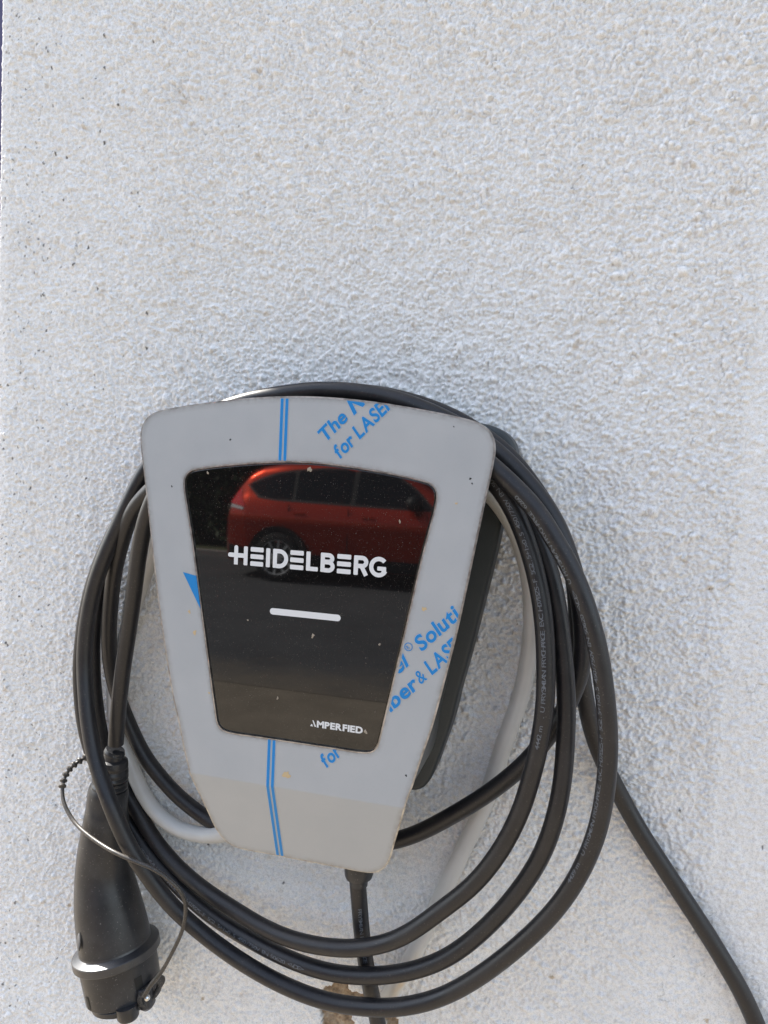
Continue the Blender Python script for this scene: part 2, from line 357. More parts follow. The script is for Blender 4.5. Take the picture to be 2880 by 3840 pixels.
M_METAL = mat('bright_metal', (.7, .7, .69), .18, metal=1.)
M_SUPPLY = mat('pale_grey_pvc', (.50, .50, .48), .30, spec=.5)
_u1 = noise(M_SUPPLY, 22, 4, .6)
_u2 = noise(M_SUPPLY, 300, 3, .6)
_uc = mixc(M_SUPPLY, ramp(M_SUPPLY, _u1.outputs[0], [(.35, (0, 0, 0)), (.75, (1, 1, 1))]), (.60, .60, .585), (.53, .52, .49))
_uc = mixc(M_SUPPLY, attr(M_SUPPLY, 'rust'), _uc, (.55, .33, .08))
setc(M_SUPPLY, _uc)
M_SPLAT = mat('dried_mud', (.30, .255, .20), .9)
M_STAIN = mat('ochre_stain', (.50, .38, .22), .8)

# ------------------------------------------------------------------ house wall (relief built as real geometry)
rng = np.random.default_rng(7)
WX0, RC = -0.3918, 0.0018          # left corner of the wall and its rounding
GS = 0.00098                      # fine grid step
u_fine0, u_fine1 = -0.030, 0.815   # along the surface, 0 = end of the corner rounding on the front face
z_fine0, z_fine1 = 1.00, 2.20
uf = np.arange(u_fine0, u_fine1, GS)
zf = np.arange(z_fine0, z_fine1, GS)
nu, nz = len(uf), len(zf)

def field(sig):
    """smooth random field, unit deviation, correlation length sig (metres)"""
    w = rng.standard_normal((nz, nu))
    fz = np.fft.fftfreq(nz, GS)[:, None]
    fu = np.fft.rfftfreq(nu, GS)[None, :]
    H = np.exp(-2 * (np.pi * sig) ** 2 * (fz ** 2 + fu ** 2))
    q = np.fft.irfft2(np.fft.rfft2(w) * H, s=(nz, nu))
    return (q - q.mean()) / q.std()

xx = (WX0 + RC + uf)[None, :] * np.ones((nz, 1))
zz = zf[:, None] * np.ones((1, nu))
grain = np.zeros((nz, nu))
ng = 230000
gu = rng.uniform(0, nu, ng); gz = rng.uniform(0, nz, ng)
gr = rng.uniform(.85, 1.9, ng) * (1 + .7 * (rng.random(ng) < .045))
gh = gr * rng.uniform(.15, .62, ng) * GS
gr[:6000] *= 1.6; gh[:6000] = gr[:6000] * rng.uniform(.20, .40, 6000) * GS      # scattered coarser stones
ge = rng.uniform(.75, 1.3, ng)
iu = gu.astype(int); iz = gz.astype(int)
for du in range(-5, 6):
    for dz in range(-5, 6):
        a, b = iu + du, iz + dz
        ok = (a >= 0) & (a < nu) & (b >= 0) & (b < nz)
        d2 = (((a + .5 - gu) * ge) ** 2 + ((b + .5 - gz) / ge) ** 2) / gr ** 2
        hgt = gh * np.sqrt(np.clip(1 - d2, 0, 1))
        ok &= d2 < 1
        np.maximum.at(grain, (b[ok], a[ok]), hgt[ok])
soft = field(.0006) * .00022 + field(.0017) * .00014 + field(.004) * .00022 + field(.012) * .00022 + field(.035) * .0005
# amplitude: full rough-cast over most of the wall, worn smoother low down in the middle, and a trowelled band on the right
def sst(t):
    t = np.clip(t, 0, 1)
    return t * t * (3 - 2 * t)
wob = field(.02) * .010
low = sst((1.50 + wob * 2 - zz) / .20) * sst((xx + .34) / .2)
amp = (1.0 - .42 * low) * (.72 + .28 * sst((xx + .36) / .22))
band = sst((xx - .331 - field(.006) * .0015) / .007) * sst((2.02 + .3 * (xx - .33) + wob - zz) / .10)
amp *= 1 - .42 * band
amp *= .35 + .65 * sst((xx - WX0 - .002) / .014)
hgt = (grain * 3.0 + soft * 1.0) * amp - band * .0006
# chipped patches where brown base render shows
def inside(poly):
    c = np.zeros(xx.shape, bool)
    px = xx + field(.004) * .0013 + field(.0013) * .0008; pz = zz + field(.004) * .0013 + field(.0013) * .0008
    n = len(poly)
    for i in range(n):
        x1, z1 = poly[i]; x2, z2 = poly[(i + 1) % n]
        cond = ((z1 > pz) != (z2 > pz))
        xi = (x2 - x1) * (pz - z1) / ((z2 - z1) if z2 != z1 else 1e-9) + x1
        c ^= cond & (px < xi)
    return c
chip = np.zeros(xx.shape)
for poly in CHIPS:
    chip[inside(poly)] = 1
hgt = np.where(chip > 0, -.0042 + field(.0045) * .0008 + soft * 1.6 + grain * 1.6, hgt)
# beige patches: random spots, horizontal drifts, and broad faint ones low down
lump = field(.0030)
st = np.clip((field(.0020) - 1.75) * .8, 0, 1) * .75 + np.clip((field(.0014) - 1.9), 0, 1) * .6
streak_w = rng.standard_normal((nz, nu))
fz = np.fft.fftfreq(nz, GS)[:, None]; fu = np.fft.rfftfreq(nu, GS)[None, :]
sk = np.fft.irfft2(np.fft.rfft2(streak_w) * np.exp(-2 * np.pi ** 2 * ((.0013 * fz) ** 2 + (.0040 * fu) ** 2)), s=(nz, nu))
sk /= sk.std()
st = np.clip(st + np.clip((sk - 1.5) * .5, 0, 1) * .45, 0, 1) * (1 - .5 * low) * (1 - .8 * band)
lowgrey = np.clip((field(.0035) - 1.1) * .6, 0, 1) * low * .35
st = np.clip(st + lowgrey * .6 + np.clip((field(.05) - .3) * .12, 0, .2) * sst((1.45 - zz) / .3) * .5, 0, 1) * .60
# dark droppings and grit, mostly towards the left corner
speck = np.zeros(xx.shape)
def stamp(x, z, rx, rz, rot=0., v=1.):
    a = int((x - WX0 - RC - u_fine0) / GS); b = int((z - z_fine0) / GS)
    k = int(max(rx, rz) / GS) + 3
    b0, b1, a0, a1 = max(b - k, 0), min(b + k, nz), max(a - k, 0), min(a + k, nu)
    if b1 <= b0 or a1 <= a0:
        return
    X = xx[b0:b1, a0:a1] - x; Z = zz[b0:b1, a0:a1] - z
    c, s = math.cos(rot), math.sin(rot)
    d = ((c * X + s * Z) / rx) ** 2 + ((-s * X + c * Z) / rz) ** 2
    speck[b0:b1, a0:a1] = np.maximum(speck[b0:b1, a0:a1], np.clip(1.6 - d, 0, 1) * v)
for x, z in SPECKS:
    stamp(x, z, rng.uniform(.0007, .0011), rng.uniform(.0012, .0022), rng.uniform(-.6, .6), .9)
for k in range(420):
    x = WX0 + .004 + rng.exponential(.05); z = rng.uniform(1.03, 2.17)
    stamp(x, z, rng.uniform(.0005, .0009), rng.uniform(.0006, .0016), rng.uniform(-1, 1), rng.uniform(.4, .9))
for k in range(120):
    stamp(rng.uniform(-.36, .38), rng.uniform(1.03, 2.17), .0006, rng.uniform(.0006, .0011), rng.uniform(-1, 1), rng.uniform(.3, .7))
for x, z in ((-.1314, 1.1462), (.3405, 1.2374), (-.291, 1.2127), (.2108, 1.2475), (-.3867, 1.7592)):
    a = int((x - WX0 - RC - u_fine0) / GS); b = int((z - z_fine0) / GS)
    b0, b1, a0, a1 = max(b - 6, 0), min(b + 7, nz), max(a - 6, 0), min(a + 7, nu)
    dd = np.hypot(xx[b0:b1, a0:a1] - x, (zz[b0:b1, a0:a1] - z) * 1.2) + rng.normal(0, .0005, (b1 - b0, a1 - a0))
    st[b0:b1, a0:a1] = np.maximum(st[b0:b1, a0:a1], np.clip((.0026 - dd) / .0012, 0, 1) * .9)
# hairline cracks in the paint
for k in range(34):
    x, z = (rng.uniform(.18, .40), rng.uniform(1.2, 2.15)) if k < 20 else (rng.uniform(-.36, .3), rng.uniform(1.75, 2.15))
    dr = rng.choice([-1.57, 0.2, -1.2, -2.0]) + rng.normal(0, .3)
    for q in range(rng.integers(12, 46)):
        dr += rng.normal(0, .45)
        dr *= .98
        x += math.cos(dr) * GS * .8; z += math.sin(dr) * GS * .8
        a = int((x - WX0 - RC - u_fine0) / GS); b = int((z - z_fine0) / GS)
        if 0 <= a < nu and 0 <= b < nz:
            speck[b, a] = max(speck[b, a], .30)
# assemble: fine grid padded by coarse rows / columns
ul = np.array([-.9, -.5, -.25, -.12, -.07, -.045]); ur = np.array([.84, .9, 1.0, 1.2, 1.6, 2.4, 4.2])
zl = np.array([0, .3, .6, .8, .92, .97]); zr = np.array([2.23, 2.3, 2.5, 2.9, 3.5, 5.2])
ua = np.r_[ul, uf, ur]; za = np.r_[zl, zf, zr]
pad = ((len(zl), len(zr)), (len(ul), len(ur)))
def padded(q):
    return np.pad(q, pad, mode='constant')
edge = np.minimum(np.minimum(sst((uf - u_fine0) / .004), sst((u_fine1 - uf) / .01))[None, :], np.minimum(sst((zf - z_fine0) / .01), sst((z_fine1 - zf) / .01))[:, None])
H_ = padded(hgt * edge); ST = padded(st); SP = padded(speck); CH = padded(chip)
# surface position and normal from the along-surface parameter
arc = RC * math.pi / 2
th = np.clip(-ua / RC, 0, math.pi / 2)
bx = np.where(ua >= 0, WX0 + RC + ua, WX0 + RC - RC * np.sin(th))
by = np.where(ua >= 0, 0.0, RC - RC * np.cos(th) + np.clip(-ua - arc, 0, None))
nx = np.where(ua >= 0, 0.0, -np.sin(th)); ny = np.where(ua >= 0, -1.0, -np.cos(th))
VX = bx[None, :] + nx[None, :] * H_; VY = by[None, :] + ny[None, :] * H_
VZ = za[:, None] * np.ones((1, len(ua)))
co = np.stack([VX, VY, VZ], -1).reshape(-1, 3).astype(np.float32)
NU, NZ = len(ua), len(za)
idx = (np.arange(NZ - 1)[:, None] * NU + np.arange(NU - 1)[None, :])
quads = np.stack([idx, idx + 1, idx + NU + 1, idx + NU], -1).reshape(-1, 4)
# plain block behind the plaster: returns to the back, top
bxv = np.array([(WX0 + .02, .02, 0), (3.80, .02, 0), (3.80, 3.5, 0), (WX0 + .02, 3.5, 0), (WX0 + .02, .02, 5.195), (3.80, .02, 5.195), (3.80, 3.5, 5.195), (WX0 + .02, 3.5, 5.195)], np.float32)
n0 = len(co)
bq = np.array([(0, 3, 2, 1), (4, 5, 6, 7), (1, 2, 6, 5), (2, 3, 7, 6), (3, 0, 4, 7)]) + n0
co = np.vstack([co, bxv]); quads = np.vstack([quads, bq])
me = bpy.data.meshes.new('house_wall')
me.vertices.add(len(co)); me.vertices.foreach_set('co', co.ravel())
me.loops.add(quads.size); me.loops.foreach_set('vertex_index', quads.ravel().astype(np.int32))
me.polygons.add(len(quads)); me.polygons.foreach_set('loop_start', (np.arange(len(quads)) * 4).astype(np.int32))
me.polygons.foreach_set('loop_total', np.full(len(quads), 4, np.int32))
me.update(calc_edges=True)
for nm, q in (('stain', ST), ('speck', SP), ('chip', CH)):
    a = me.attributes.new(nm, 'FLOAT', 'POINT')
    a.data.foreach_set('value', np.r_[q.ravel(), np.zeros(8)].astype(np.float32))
wall = obj('house_wall', me, M_WALL)
tag(wall, 'white rough-cast house wall with beige patches and a chipped brown patch low down', 'wall')

# ------------------------------------------------------------------ wall charger
ZB = 1.4317                        # height of the bend line of the front panel
TILT = R(21.0)
def fold(x, s, off, y0=-.112, rb=.006):
    """flat panel coordinates (x, s) -> space; off = distance in front of the panel face"""
    d = ZB - s
    arc0 = rb * TILT
    d0 = d + arc0 / 2
    if d0 <= 0:
        return Vector((x, y0 - off, s))
    if d0 < arc0:
        t = d0 / rb
        cy, cz = y0 + rb, ZB + arc0 / 2
        return Vector((x, cy - (rb + off) * math.cos(t), cz - (rb + off) * math.sin(t)))
    t = TILT
    cy, cz = y0 + rb, ZB + arc0 / 2
    e = d0 - arc0
    return Vector((x, cy - (rb + off) * math.cos(t) + e * math.sin(t), cz - (rb + off) * math.sin(t) - e * math.cos(t)))

def sym(half, step=.004):
    """closed outline from its right half, running clockwise from top centre"""
    left = [(-x, z) for x, z in half[::-1] if abs(x) > 1e-6]
    return resample_closed(catmull(half + left, step, True), step)

def resample_closed(P, step):
    P = np.vstack([P, P[:1]])
    return resample(P, step)[:-1]

def inset(P, d):
    """move a clockwise closed outline inwards by d"""
    t = np.roll(P, -1, 0) - np.roll(P, 1, 0)
    t /= np.linalg.norm(t, axis=1)[:, None]
    n = np.stack([t[:, 1], -t[:, 0]], 1)
    return P + n * d

PANEL = sym([(0, 1.7478), (.0467, 1.7456), (.0948, 1.7396), (.1145, 1.7363), (.1300, 1.7330), (.1378, 1.7300), (.1430, 1.7258), (.1464, 1.7200), (.1478, 1.7137), (.1472, 1.703), (.1427, 1.675), (.1330, 1.612), (.1268, 1.5734), (.1197, 1.5369), (.1112, 1.4971), (.1047, 1.4740), (.0985, 1.4500), (.0946, 1.4370), (.0918, 1.4250), (.0838, 1.3947), (.0782, 1.3727), (.0733, 1.3627), (.0665, 1.3562), (.058, 1.3534), (.03, 1.3532), (0, 1.3532)])
GLASS = sym([(0, 1.6950), (.031, 1.6936), (.0714, 1.6890), (.094, 1.6852), (.1005, 1.6832), (.1040, 1.6790), (.1046, 1.6735), (.0960, 1.6300), (.0870, 1.5800), (.0780, 1.5310), (.0690, 1.4830), (.0680, 1.4785), (.0650, 1.4742), (.0600, 1.4724), (.03, 1.4720), (0, 1.4720)], .003)

def sheet(loops_out, loops_in, offs, thick, name, attr_vals=None):
    """flat sheet between an outer loop and optional hole, with rings of given inset; then extruded and folded"""
    bm = bmesh.new()
    lay = bm.verts.layers.float.new('grime')
    def ring(P, v):
        r = []
        for x, z in P:
            q = bm.verts.new((x, 0, z)); q[lay] = v; r.append(q)
        return r
    def strip(a, b):
        n = len(a)
        for i in range(n):
            bm.faces.new((a[i], a[(i + 1) % n], b[(i + 1) % n], b[i]))
    last = []
    for loops in (loops_out, loops_in):
        if not loops:
            continue
        rs = [ring(P, v) for P, v in loops]
        for a, b in zip(rs[:-1], rs[1:]):
            strip(a, b)
        last.append(rs[-1])
    polys = [[Vector((v.co.x, v.co.z, 0)) for v in r] for r in last]
    flat = [v for r in last for v in r]
    for t in tessellate_polygon(polys):
        try:
            bm.faces.new([flat[k] for k in t])
        except ValueError:
            pass
    for k in range(7):
        s = ZB + .0011 - k * .0022 / 6
        bmesh.ops.bisect_plane(bm, geom=bm.verts[:] + bm.edges[:] + bm.faces[:], plane_co=(0, 0, s), plane_no=(0, 0, 1), dist=1e-7)
    bmesh.ops.recalc_face_normals(bm, faces=bm.faces)
    if thick > 0:
        g = bmesh.ops.extrude_face_region(bm, geom=bm.faces[:])
        for v in g['geom']:
            if isinstance(v, bmesh.types.BMVert):
                v.co.y = 1.0
    for v in bm.verts:
        v.co = fold(v.co.x, v.co.z, offs - (thick if v.co.y > .5 else 0))
    bmesh.ops.recalc_face_normals(bm, faces=bm.faces)
    me = bpy.data.meshes.new(name)
    bm.to_mesh(me); bm.free()
    return me

charger = empty('wall_charger', (0, 0, 1.36))
tag(charger, 'tapered wall-mounted car charger with black glass front and film-covered grey metal panel', 'charger')
HOLE = inset(GLASS, -.0009)
panel = adopt(obj('front_panel', sheet([(PANEL, 0)], [(HOLE, 0)], 0, .0024, 'front_panel'), M_STEEL, smooth=30), charger)
panel['label'] = 'bent grey metal panel with blue printed protective film'
def kid(child, parent):
    """child of a part whose own geometry is in world coordinates"""
    child.parent = parent
    return child
film = kid(obj('protective_film', sheet([(inset(PANEL, .0013), 1), (inset(PANEL, .0028), .55), (inset(PANEL, .0058), 0)], [(inset(HOLE, -.0011), 1), (inset(HOLE, -.0026), .45), (inset(HOLE, -.0050), 0)], .00025, 0, 'protective_film'), M_FILM, smooth=30), panel)
backsheet = adopt(obj('backing_sheet', sheet([(inset(PANEL, .0016), 0)], [(inset(GLASS, .004), 0)], -.0034, .0016, 'backing_sheet'), M_STEEL, smooth=30), charger)

# glass
def slab(P, y0, y1, bev, name, mt, parent, seg=2, sm=15):
    """closed outline in XZ extruded from y0 (front) to y1 with a rounded front edge"""
    rings = []
    for k in range(seg + 1):
        a = k / seg * math.pi / 2
        rings.append((inset(P, bev * (1 - math.sin(a))), y0 + bev * (1 - math.cos(a))))
    rings.append((P, y1))
    n = len(P)
    v = [(x, y, z) for Q, y in rings for x, z in Q]
    f = []
    for r in range(len(rings) - 1):
        for i in range(n):
            j = (i + 1) % n
            f.append((r * n + i, r * n + j, (r + 1) * n + j, (r + 1) * n + i))
    for t in tessellate_polygon([[Vector((x, z, 0)) for x, z in rings[0][0]]]):
        f.append(tuple(t))
    m_ = (len(rings) - 1) * n
    for t in tessellate_polygon([[Vector((x, z, 0)) for x, z in P]]):
        f.append(tuple(m_ + q for q in t))
    bm = bmesh.new()
    tmp = mesh(name, v, f)
    bm.from_mesh(tmp)
    bpy.data.meshes.remove(tmp)
    me_ = bm_mesh(name, bm)
    o = obj(name, me_, mt, smooth=sm)
    return o
glass = adopt(slab(GLASS, -.1113, -.1065, .0006, 'glass_front', M_GLASS, charger), charger)

# back plate, core, gland
PLATE = sym([(0, 1.7492), (.05, 1.7470), (.0950, 1.7408), (.1250, 1.7358), (.1370, 1.7330), (.1456, 1.7286), (.1515, 1.7225), (.1546, 1.7165), (.1549, 1.7090), (.1479, 1.6618), (.1431, 1.6300), (.1325, 1.5726), (.1250, 1.5343), (.1180, 1.5026), (.1130, 1.4760), (.1030, 1.4400), (.0985, 1.4257), (.0950, 1.4190), (.0905, 1.4135), (.0822, 1.4102), (.05, 1.4099), (0, 1.4099)])
plate = adopt(slab(PLATE, -.031, -.0025, .0035, 'back_plate', M_HOUSING, charger, 4, 30), charger)
CORE = sym([(0, 1.7230), (.03, 1.7222), (.06, 1.7180), (.085, 1.7080), (.103, 1.6920), (.113, 1.6680), (.1165, 1.6400), (.1160, 1.6000), (.1130, 1.5600), (.1085, 1.5200), (.1035, 1.4900), (.1003, 1.4600), (.0966, 1.4480), (.0892, 1.4350), (.080, 1.4290), (.05, 1.4270), (0, 1.4270)])
core = adopt(slab(CORE, -.1062, -.0305, .001, 'core_housing', mat('grey_core', (.10, .105, .105), .45), charger), charger)
gl = np.array([(.0425, -.055, 1.428), (.0425, -.055, 1.3440), (.0428, -.055, 1.3395), (.0429, -.055, 1.3368), (.0430, -.055, 1.3362), (.0430, -.055, 1.330)])
gland = adopt(obj('cable_gland', tube('cable_gland', gl, np.array([.0127, .0127, .0125, .0115, .0080, .0078]), 24), M_PLUG, smooth=25), charger)

# ------------------------------------------------------------------ lettering
_gly = {}
def glyph(ch, bold=0.0, shear=0.0):
    key = (ch, bold, shear)
    if key in _gly:
        return _gly[key]
    cu = bpy.data.curves.new('glyph', 'FONT')
    cu.body = ch
    cu.size = 1.0
    cu.offset = bold
    cu.shear = shear
    cu.resolution_u = 4
    ob = bpy.data.objects.new('glyph', cu)
    COL.objects.link(ob)
    bpy.context.view_layer.update()
    dg = bpy.context.evaluated_depsgraph_get()
    ev = ob.evaluated_get(dg)
    m_ = ev.to_mesh()
    v = np.array([(p.co.x, p.co.y) for p in m_.vertices]) if len(m_.vertices) else np.zeros((0, 2))
    f = [tuple(p.vertices) for p in m_.polygons]
    ev.to_mesh_clear()
    bpy.data.objects.remove(ob, do_unlink=True)
    bpy.data.curves.remove(cu)
    _gly[key] = (v, f)
    return _gly[key]

def line(text, bold=0.0, shear=0.0, gap=.10, mono=None, extra=0.0):
    """row of glyphs, cap height 1"""
    cap = glyph('H', 0)[0][:, 1].max()
    V, Fc, x = [], [], 0.0
    for ch in text:
        if ch == ' ':
            x += .36 if mono is None else mono
            continue
        v, f = glyph(ch, bold, shear)
        w0, w1 = v[:, 0].min(), v[:, 0].max()
        if extra:
            v, f = glyph(ch, min(bold + extra, .0288) if ch == 'e' else bold + extra, shear)      # fatter outline, same advance
        n = sum(len(a) for a in V)
        if mono is None:
            V.append(np.stack([v[:, 0] - w0, v[:, 1]], 1) / cap + (x, 0))
            x += (w1 - w0) / cap + gap
        else:
            V.append(np.stack([v[:, 0] - (w0 + w1) / 2, v[:, 1]], 1) / cap + (x + mono / 2, 0))
            x += mono
        Fc += [tuple(n + k for k in q) for q in f]
    return np.vstack(V), Fc, x

def clip(v, f, planes):
    """cut a flat mesh by half planes (px, pz, nx, nz): keeps the side the normal points to"""
    bm = bmesh.new()
    bv = [bm.verts.new((x, 0, z)) for x, z in v]
    for q in f:
        try:
            bm.faces.new([bv[k] for k in q])
        except ValueError:
            pass
    for px, pz, nx_, nz_ in planes:
        bmesh.ops.bisect_plane(bm, geom=bm.verts[:] + bm.edges[:] + bm.faces[:], plane_co=(px, 0, pz), plane_no=(nx_, 0, nz_), clear_inner=True, dist=1e-7)
    return bm

def film_text(name, text, p0, ang, cap, hs_, planes, bold=.028, gap=.08, lean=.14):
    """blue bold print on the film with the thin pale outline of the real print"""
    first = None
    for extra, off, mt, nm in ((.016, .00042, M_HALO, 'lettering_outline'), (0, .00058, M_BLUE, name)):
        v, f, w = line(text, bold, 0, gap, None, extra)
        u = v[:, 0] * cap * hs_ + v[:, 1] * cap * lean
        h = v[:, 1] * cap
        c, s = math.cos(ang), math.sin(ang)
        P = np.stack([p0[0] + u * c - h * s, p0[1] + u * s + h * c], 1)
        bm = clip(P, f, planes)
        for q in bm.verts:
            q.co = fold(q.co.x, q.co.z, off)
        me_ = bm_mesh(nm, bm, False)
        o = kid(obj(nm, me_, mt), panel)
    return o

# straight approximations of the film borders near the print
a46 = R(46.0)
top_edge = (.050, 1.7439, -.105, -.994)       # under the top arc
film_text('film_lettering', 'The', (.0150, 1.7118), a46, .0103, 1.08, [top_edge])
film_text('film_lettering', 'N', (.0376, 1.7346), a46, .0125, .90, [(.034, 1.7450, -.085, -.996)], .05, .06, .30)
film_text('film_lettering', 'for LASER', (.0278, 1.6998), a46, .0103, .88, [(.063, 1.7425, -.125, -.992)])
gr_edge = (.0880, 1.5665, .984, -.179)         # right of the glass
pr_edge = (.1230, 1.5650, -.984, .18)
film_text('film_lettering', 'Soluti', (.1003, 1.5563), a46, .0110, 1.07, [pr_edge])
film_text('film_lettering', 'el', (.0822, 1.5360), a46, .0125, 1.0, [gr_edge], .028, .08, .30)
film_text('film_lettering', 'Fiber', (.0717, 1.4996), a46, .0108, 1.22, [gr_edge])
film_text('film_lettering', '&', (.1010, 1.5307), a46, .0098, .80, [], .008)
film_text('film_lettering', 'LASER', (.1092, 1.5393), a46, .0108, .84, [pr_edge])
film_text('film_lettering', 'for', (.0275, 1.4539), a46, .0103, .90, [(.035, 1.4700, 0, -1)])
def ring_mesh(name, c, r0, r1, off, mt):
    n = 28
    v, f = [], []
    for k in range(n):
        a = 2 * math.pi * k / n
        for r in (r0, r1):
            v.append(fold(c[0] + r * math.cos(a), c[1] + r * math.sin(a), off))
    for k in range(n):
        j = (k + 1) % n
        f.append((2 * k, 2 * k + 1, 2 * j + 1, 2 * j))
    return kid(obj(name, mesh(name, v, f), mt), panel)
ring_mesh('registered_mark', (.0899, 1.5589), .0027, .0033, .0006, M_BLUE)
film_text('registered_mark', 'R', (.0899, 1.5568), a46, .0030, .8, [], .0, .1, 0)
def flat_poly(name, pts, off, mt, parent, cut=True):
    bm = bmesh.new()
    bm.faces.new([bm.verts.new((x, 0, z)) for x, z in pts])
    for k in range(7):
        bmesh.ops.bisect_plane(bm, geom=bm.verts[:] + bm.edges[:] + bm.faces[:], plane_co=(0, 0, ZB + .0011 - k * .0022 / 6), plane_no=(0, 0, 1), dist=1e-7)
    for q in bm.verts:
        q.co = fold(q.co.x, q.co.z, off)
    return kid(obj(name, bm_mesh(name, bm, False), mt), parent)
flat_poly('film_print', [(-.1044, 1.6006), (-.0921, 1.5985), (-.0872, 1.5712)], .0005, M_BLUE, panel)
for x0 in (-.0218, -.0177):
    for z0, z1 in ((1.7455, 1.6968), (1.4702, 1.3548)):
        flat_poly('stripe_outline', [(x0 - .00165, z0), (x0 + .00165, z0), (x0 + .00165, z1), (x0 - .00165, z1)], .0004, M_HALO, panel)
        flat_poly('stripe', [(x0 - .00125, z0), (x0 + .00125, z0), (x0 + .00125, z1), (x0 - .00125, z1)], .00058, M_BLUE, panel)
def blob(name, c, r, off, mt, parent, seed, ratio=1.0, y0=None):
    rr = random.Random(seed)
    n = 18
    ph = [rr.uniform(0, 6.28) for _ in range(4)]
    v = []
    for k in range(n):
        a = 2 * math.pi * k / n
        q = r * (1 + .22 * math.sin(2 * a + ph[0]) + .18 * math.sin(3 * a + ph[1]) + .15 * math.sin(5 * a + ph[2]) + rr.uniform(-.12, .12))
        v.append(fold(c[0] + q * math.cos(a), c[1] + q * ratio * math.sin(a), off) if y0 is None else Vector((c[0] + q * math.cos(a), y0, c[1] + q * ratio * math.sin(a))))
    ctr = fold(c[0], c[1], off + .0002) if y0 is None else Vector((c[0], y0 - .0003, c[1]))
    v.append(ctr)
    return kid(obj(name, mesh(name, v, [(k, (k + 1) % n, n) for k in range(n)]), mt), parent)
for k, (x, z, r) in enumerate(((-.0058, 1.4433, .0030), (.0675 + .033, 1.5893, .0017), (-.0975, 1.568, .0013), (-.092, 1.551, .0017), (-.077, 1.502, .0009), (.121, 1.671, .0009))):
    blob('stain', (x, z), r, .0004, M_STAIN, panel, k + 3)
for k, (x, z, r) in enumerate(((-.117, 1.671, .0007), (-.0655, 1.7115, .0008), (.1305, 1.690, .0008), (.132, 1.6865, .0006), (.116, 1.728, .0005), (.093, 1.458, .0008))):
    blob('grit', (x, z), r, .0004, M_DARK, panel, k + 30)
for k, (x, z, r, q) in enumerate(((.0031, 1.6908, .0021, 1.2), (.0586, 1.4876, .0016, 1.3), (.0115, 1.559, .0014, 1.5), (-.0851, 1.6838, .0011, 1.3), (.0905, 1.5905, .0009, 2.), (.078, 1.6545, .0008, 2.4), (-.0165, 1.505, .0008, 2.2), (.0665, 1.558, .0009, 1.4), (-.045, 1.566, .0012, .5))):
    blob('mud_splash', (x, z), r * .8, 0, M_SPLAT, glass, k + 60, q, -.11145)

# maker's name built from its strokes (open three-bar E, H with long crossbar)
YG = -.1113
ZT, CAPH, SW = 1.6107, .0153, .0034
def stroke_mesh(name, polys, parent, y=YG - .00025, mt=None):
    v, f = [], []
    for q, p in enumerate(polys):
        n = len(v)
        v += [(x, y - q * .00003, z) for x, z in p]      # overlapping strokes never share a plane
        f.append(list(range(n, n + len(p))))
    bm = bmesh.new()
    tmp = mesh(name, v, f)
    bm.from_mesh(tmp); bpy.data.meshes.remove(tmp)
    bmesh.ops.triangulate(bm, faces=bm.faces[:])
    return kid(obj(name, bm_mesh(name, bm, False), mt or M_WHITE), parent)
def rect(x0, x1, z0, z1, r=0.0, rl=0, rr_=0, rt=0, rb=0):
    """rectangle with optional fully rounded left / right / top ends"""
    if rl:
        c = (z0 + z1) / 2; q = (z1 - z0) / 2
        pts = [(x1, z0), (x1, z1)] + [(x0 + q - q * math.sin(a), c + q * math.cos(a)) for a in np.linspace(0, math.pi, 10)]
        return pts
    if rt:
        c = (x0 + x1) / 2; q = (x1 - x0) / 2
        return [(x0, z0), (x1, z0)] + [(c + q * math.cos(a), z1 - q + q * math.sin(a)) for a in np.linspace(0, math.pi, 10)]
    q = min(.0005, (x1 - x0) / 3, (z1 - z0) / 3)
    return [(x0 + q, z0), (x1 - q, z0), (x1, z0 + q), (x1, z1 - q), (x1 - q, z1), (x0 + q, z1), (x0, z1 - q), (x0, z0 + q)]
def band_(path, w):
    """polygons of a thick polyline"""
    P = np.array(path)
    t = np.gradient(P, axis=0); t /= np.linalg.norm(t, axis=1)[:, None]
    n = np.stack([-t[:, 1], t[:, 0]], 1)
    A, B = P + n * w / 2, P - n * w / 2
    return [[tuple(A[i]), tuple(A[i + 1]), tuple(B[i + 1]), tuple(B[i])] for i in range(len(P) - 1)]
def arc_(cx, cz, rx, rz, a0, a1, n=14):
    return [(cx + rx * math.cos(R(a)), cz + rz * math.sin(R(a))) for a in np.linspace(a0, a1, n)]
z0, z1, zm = ZT, ZT + CAPH, ZT + CAPH / 2
def letter_E(x0, x1):
    b = .0037
    return [rect(x0, x1, z0, z0 + b), rect(x0, x1, zm - b / 2, zm + b / 2), rect(x0, x1, z1 - b, z1)]
h = SW / 2
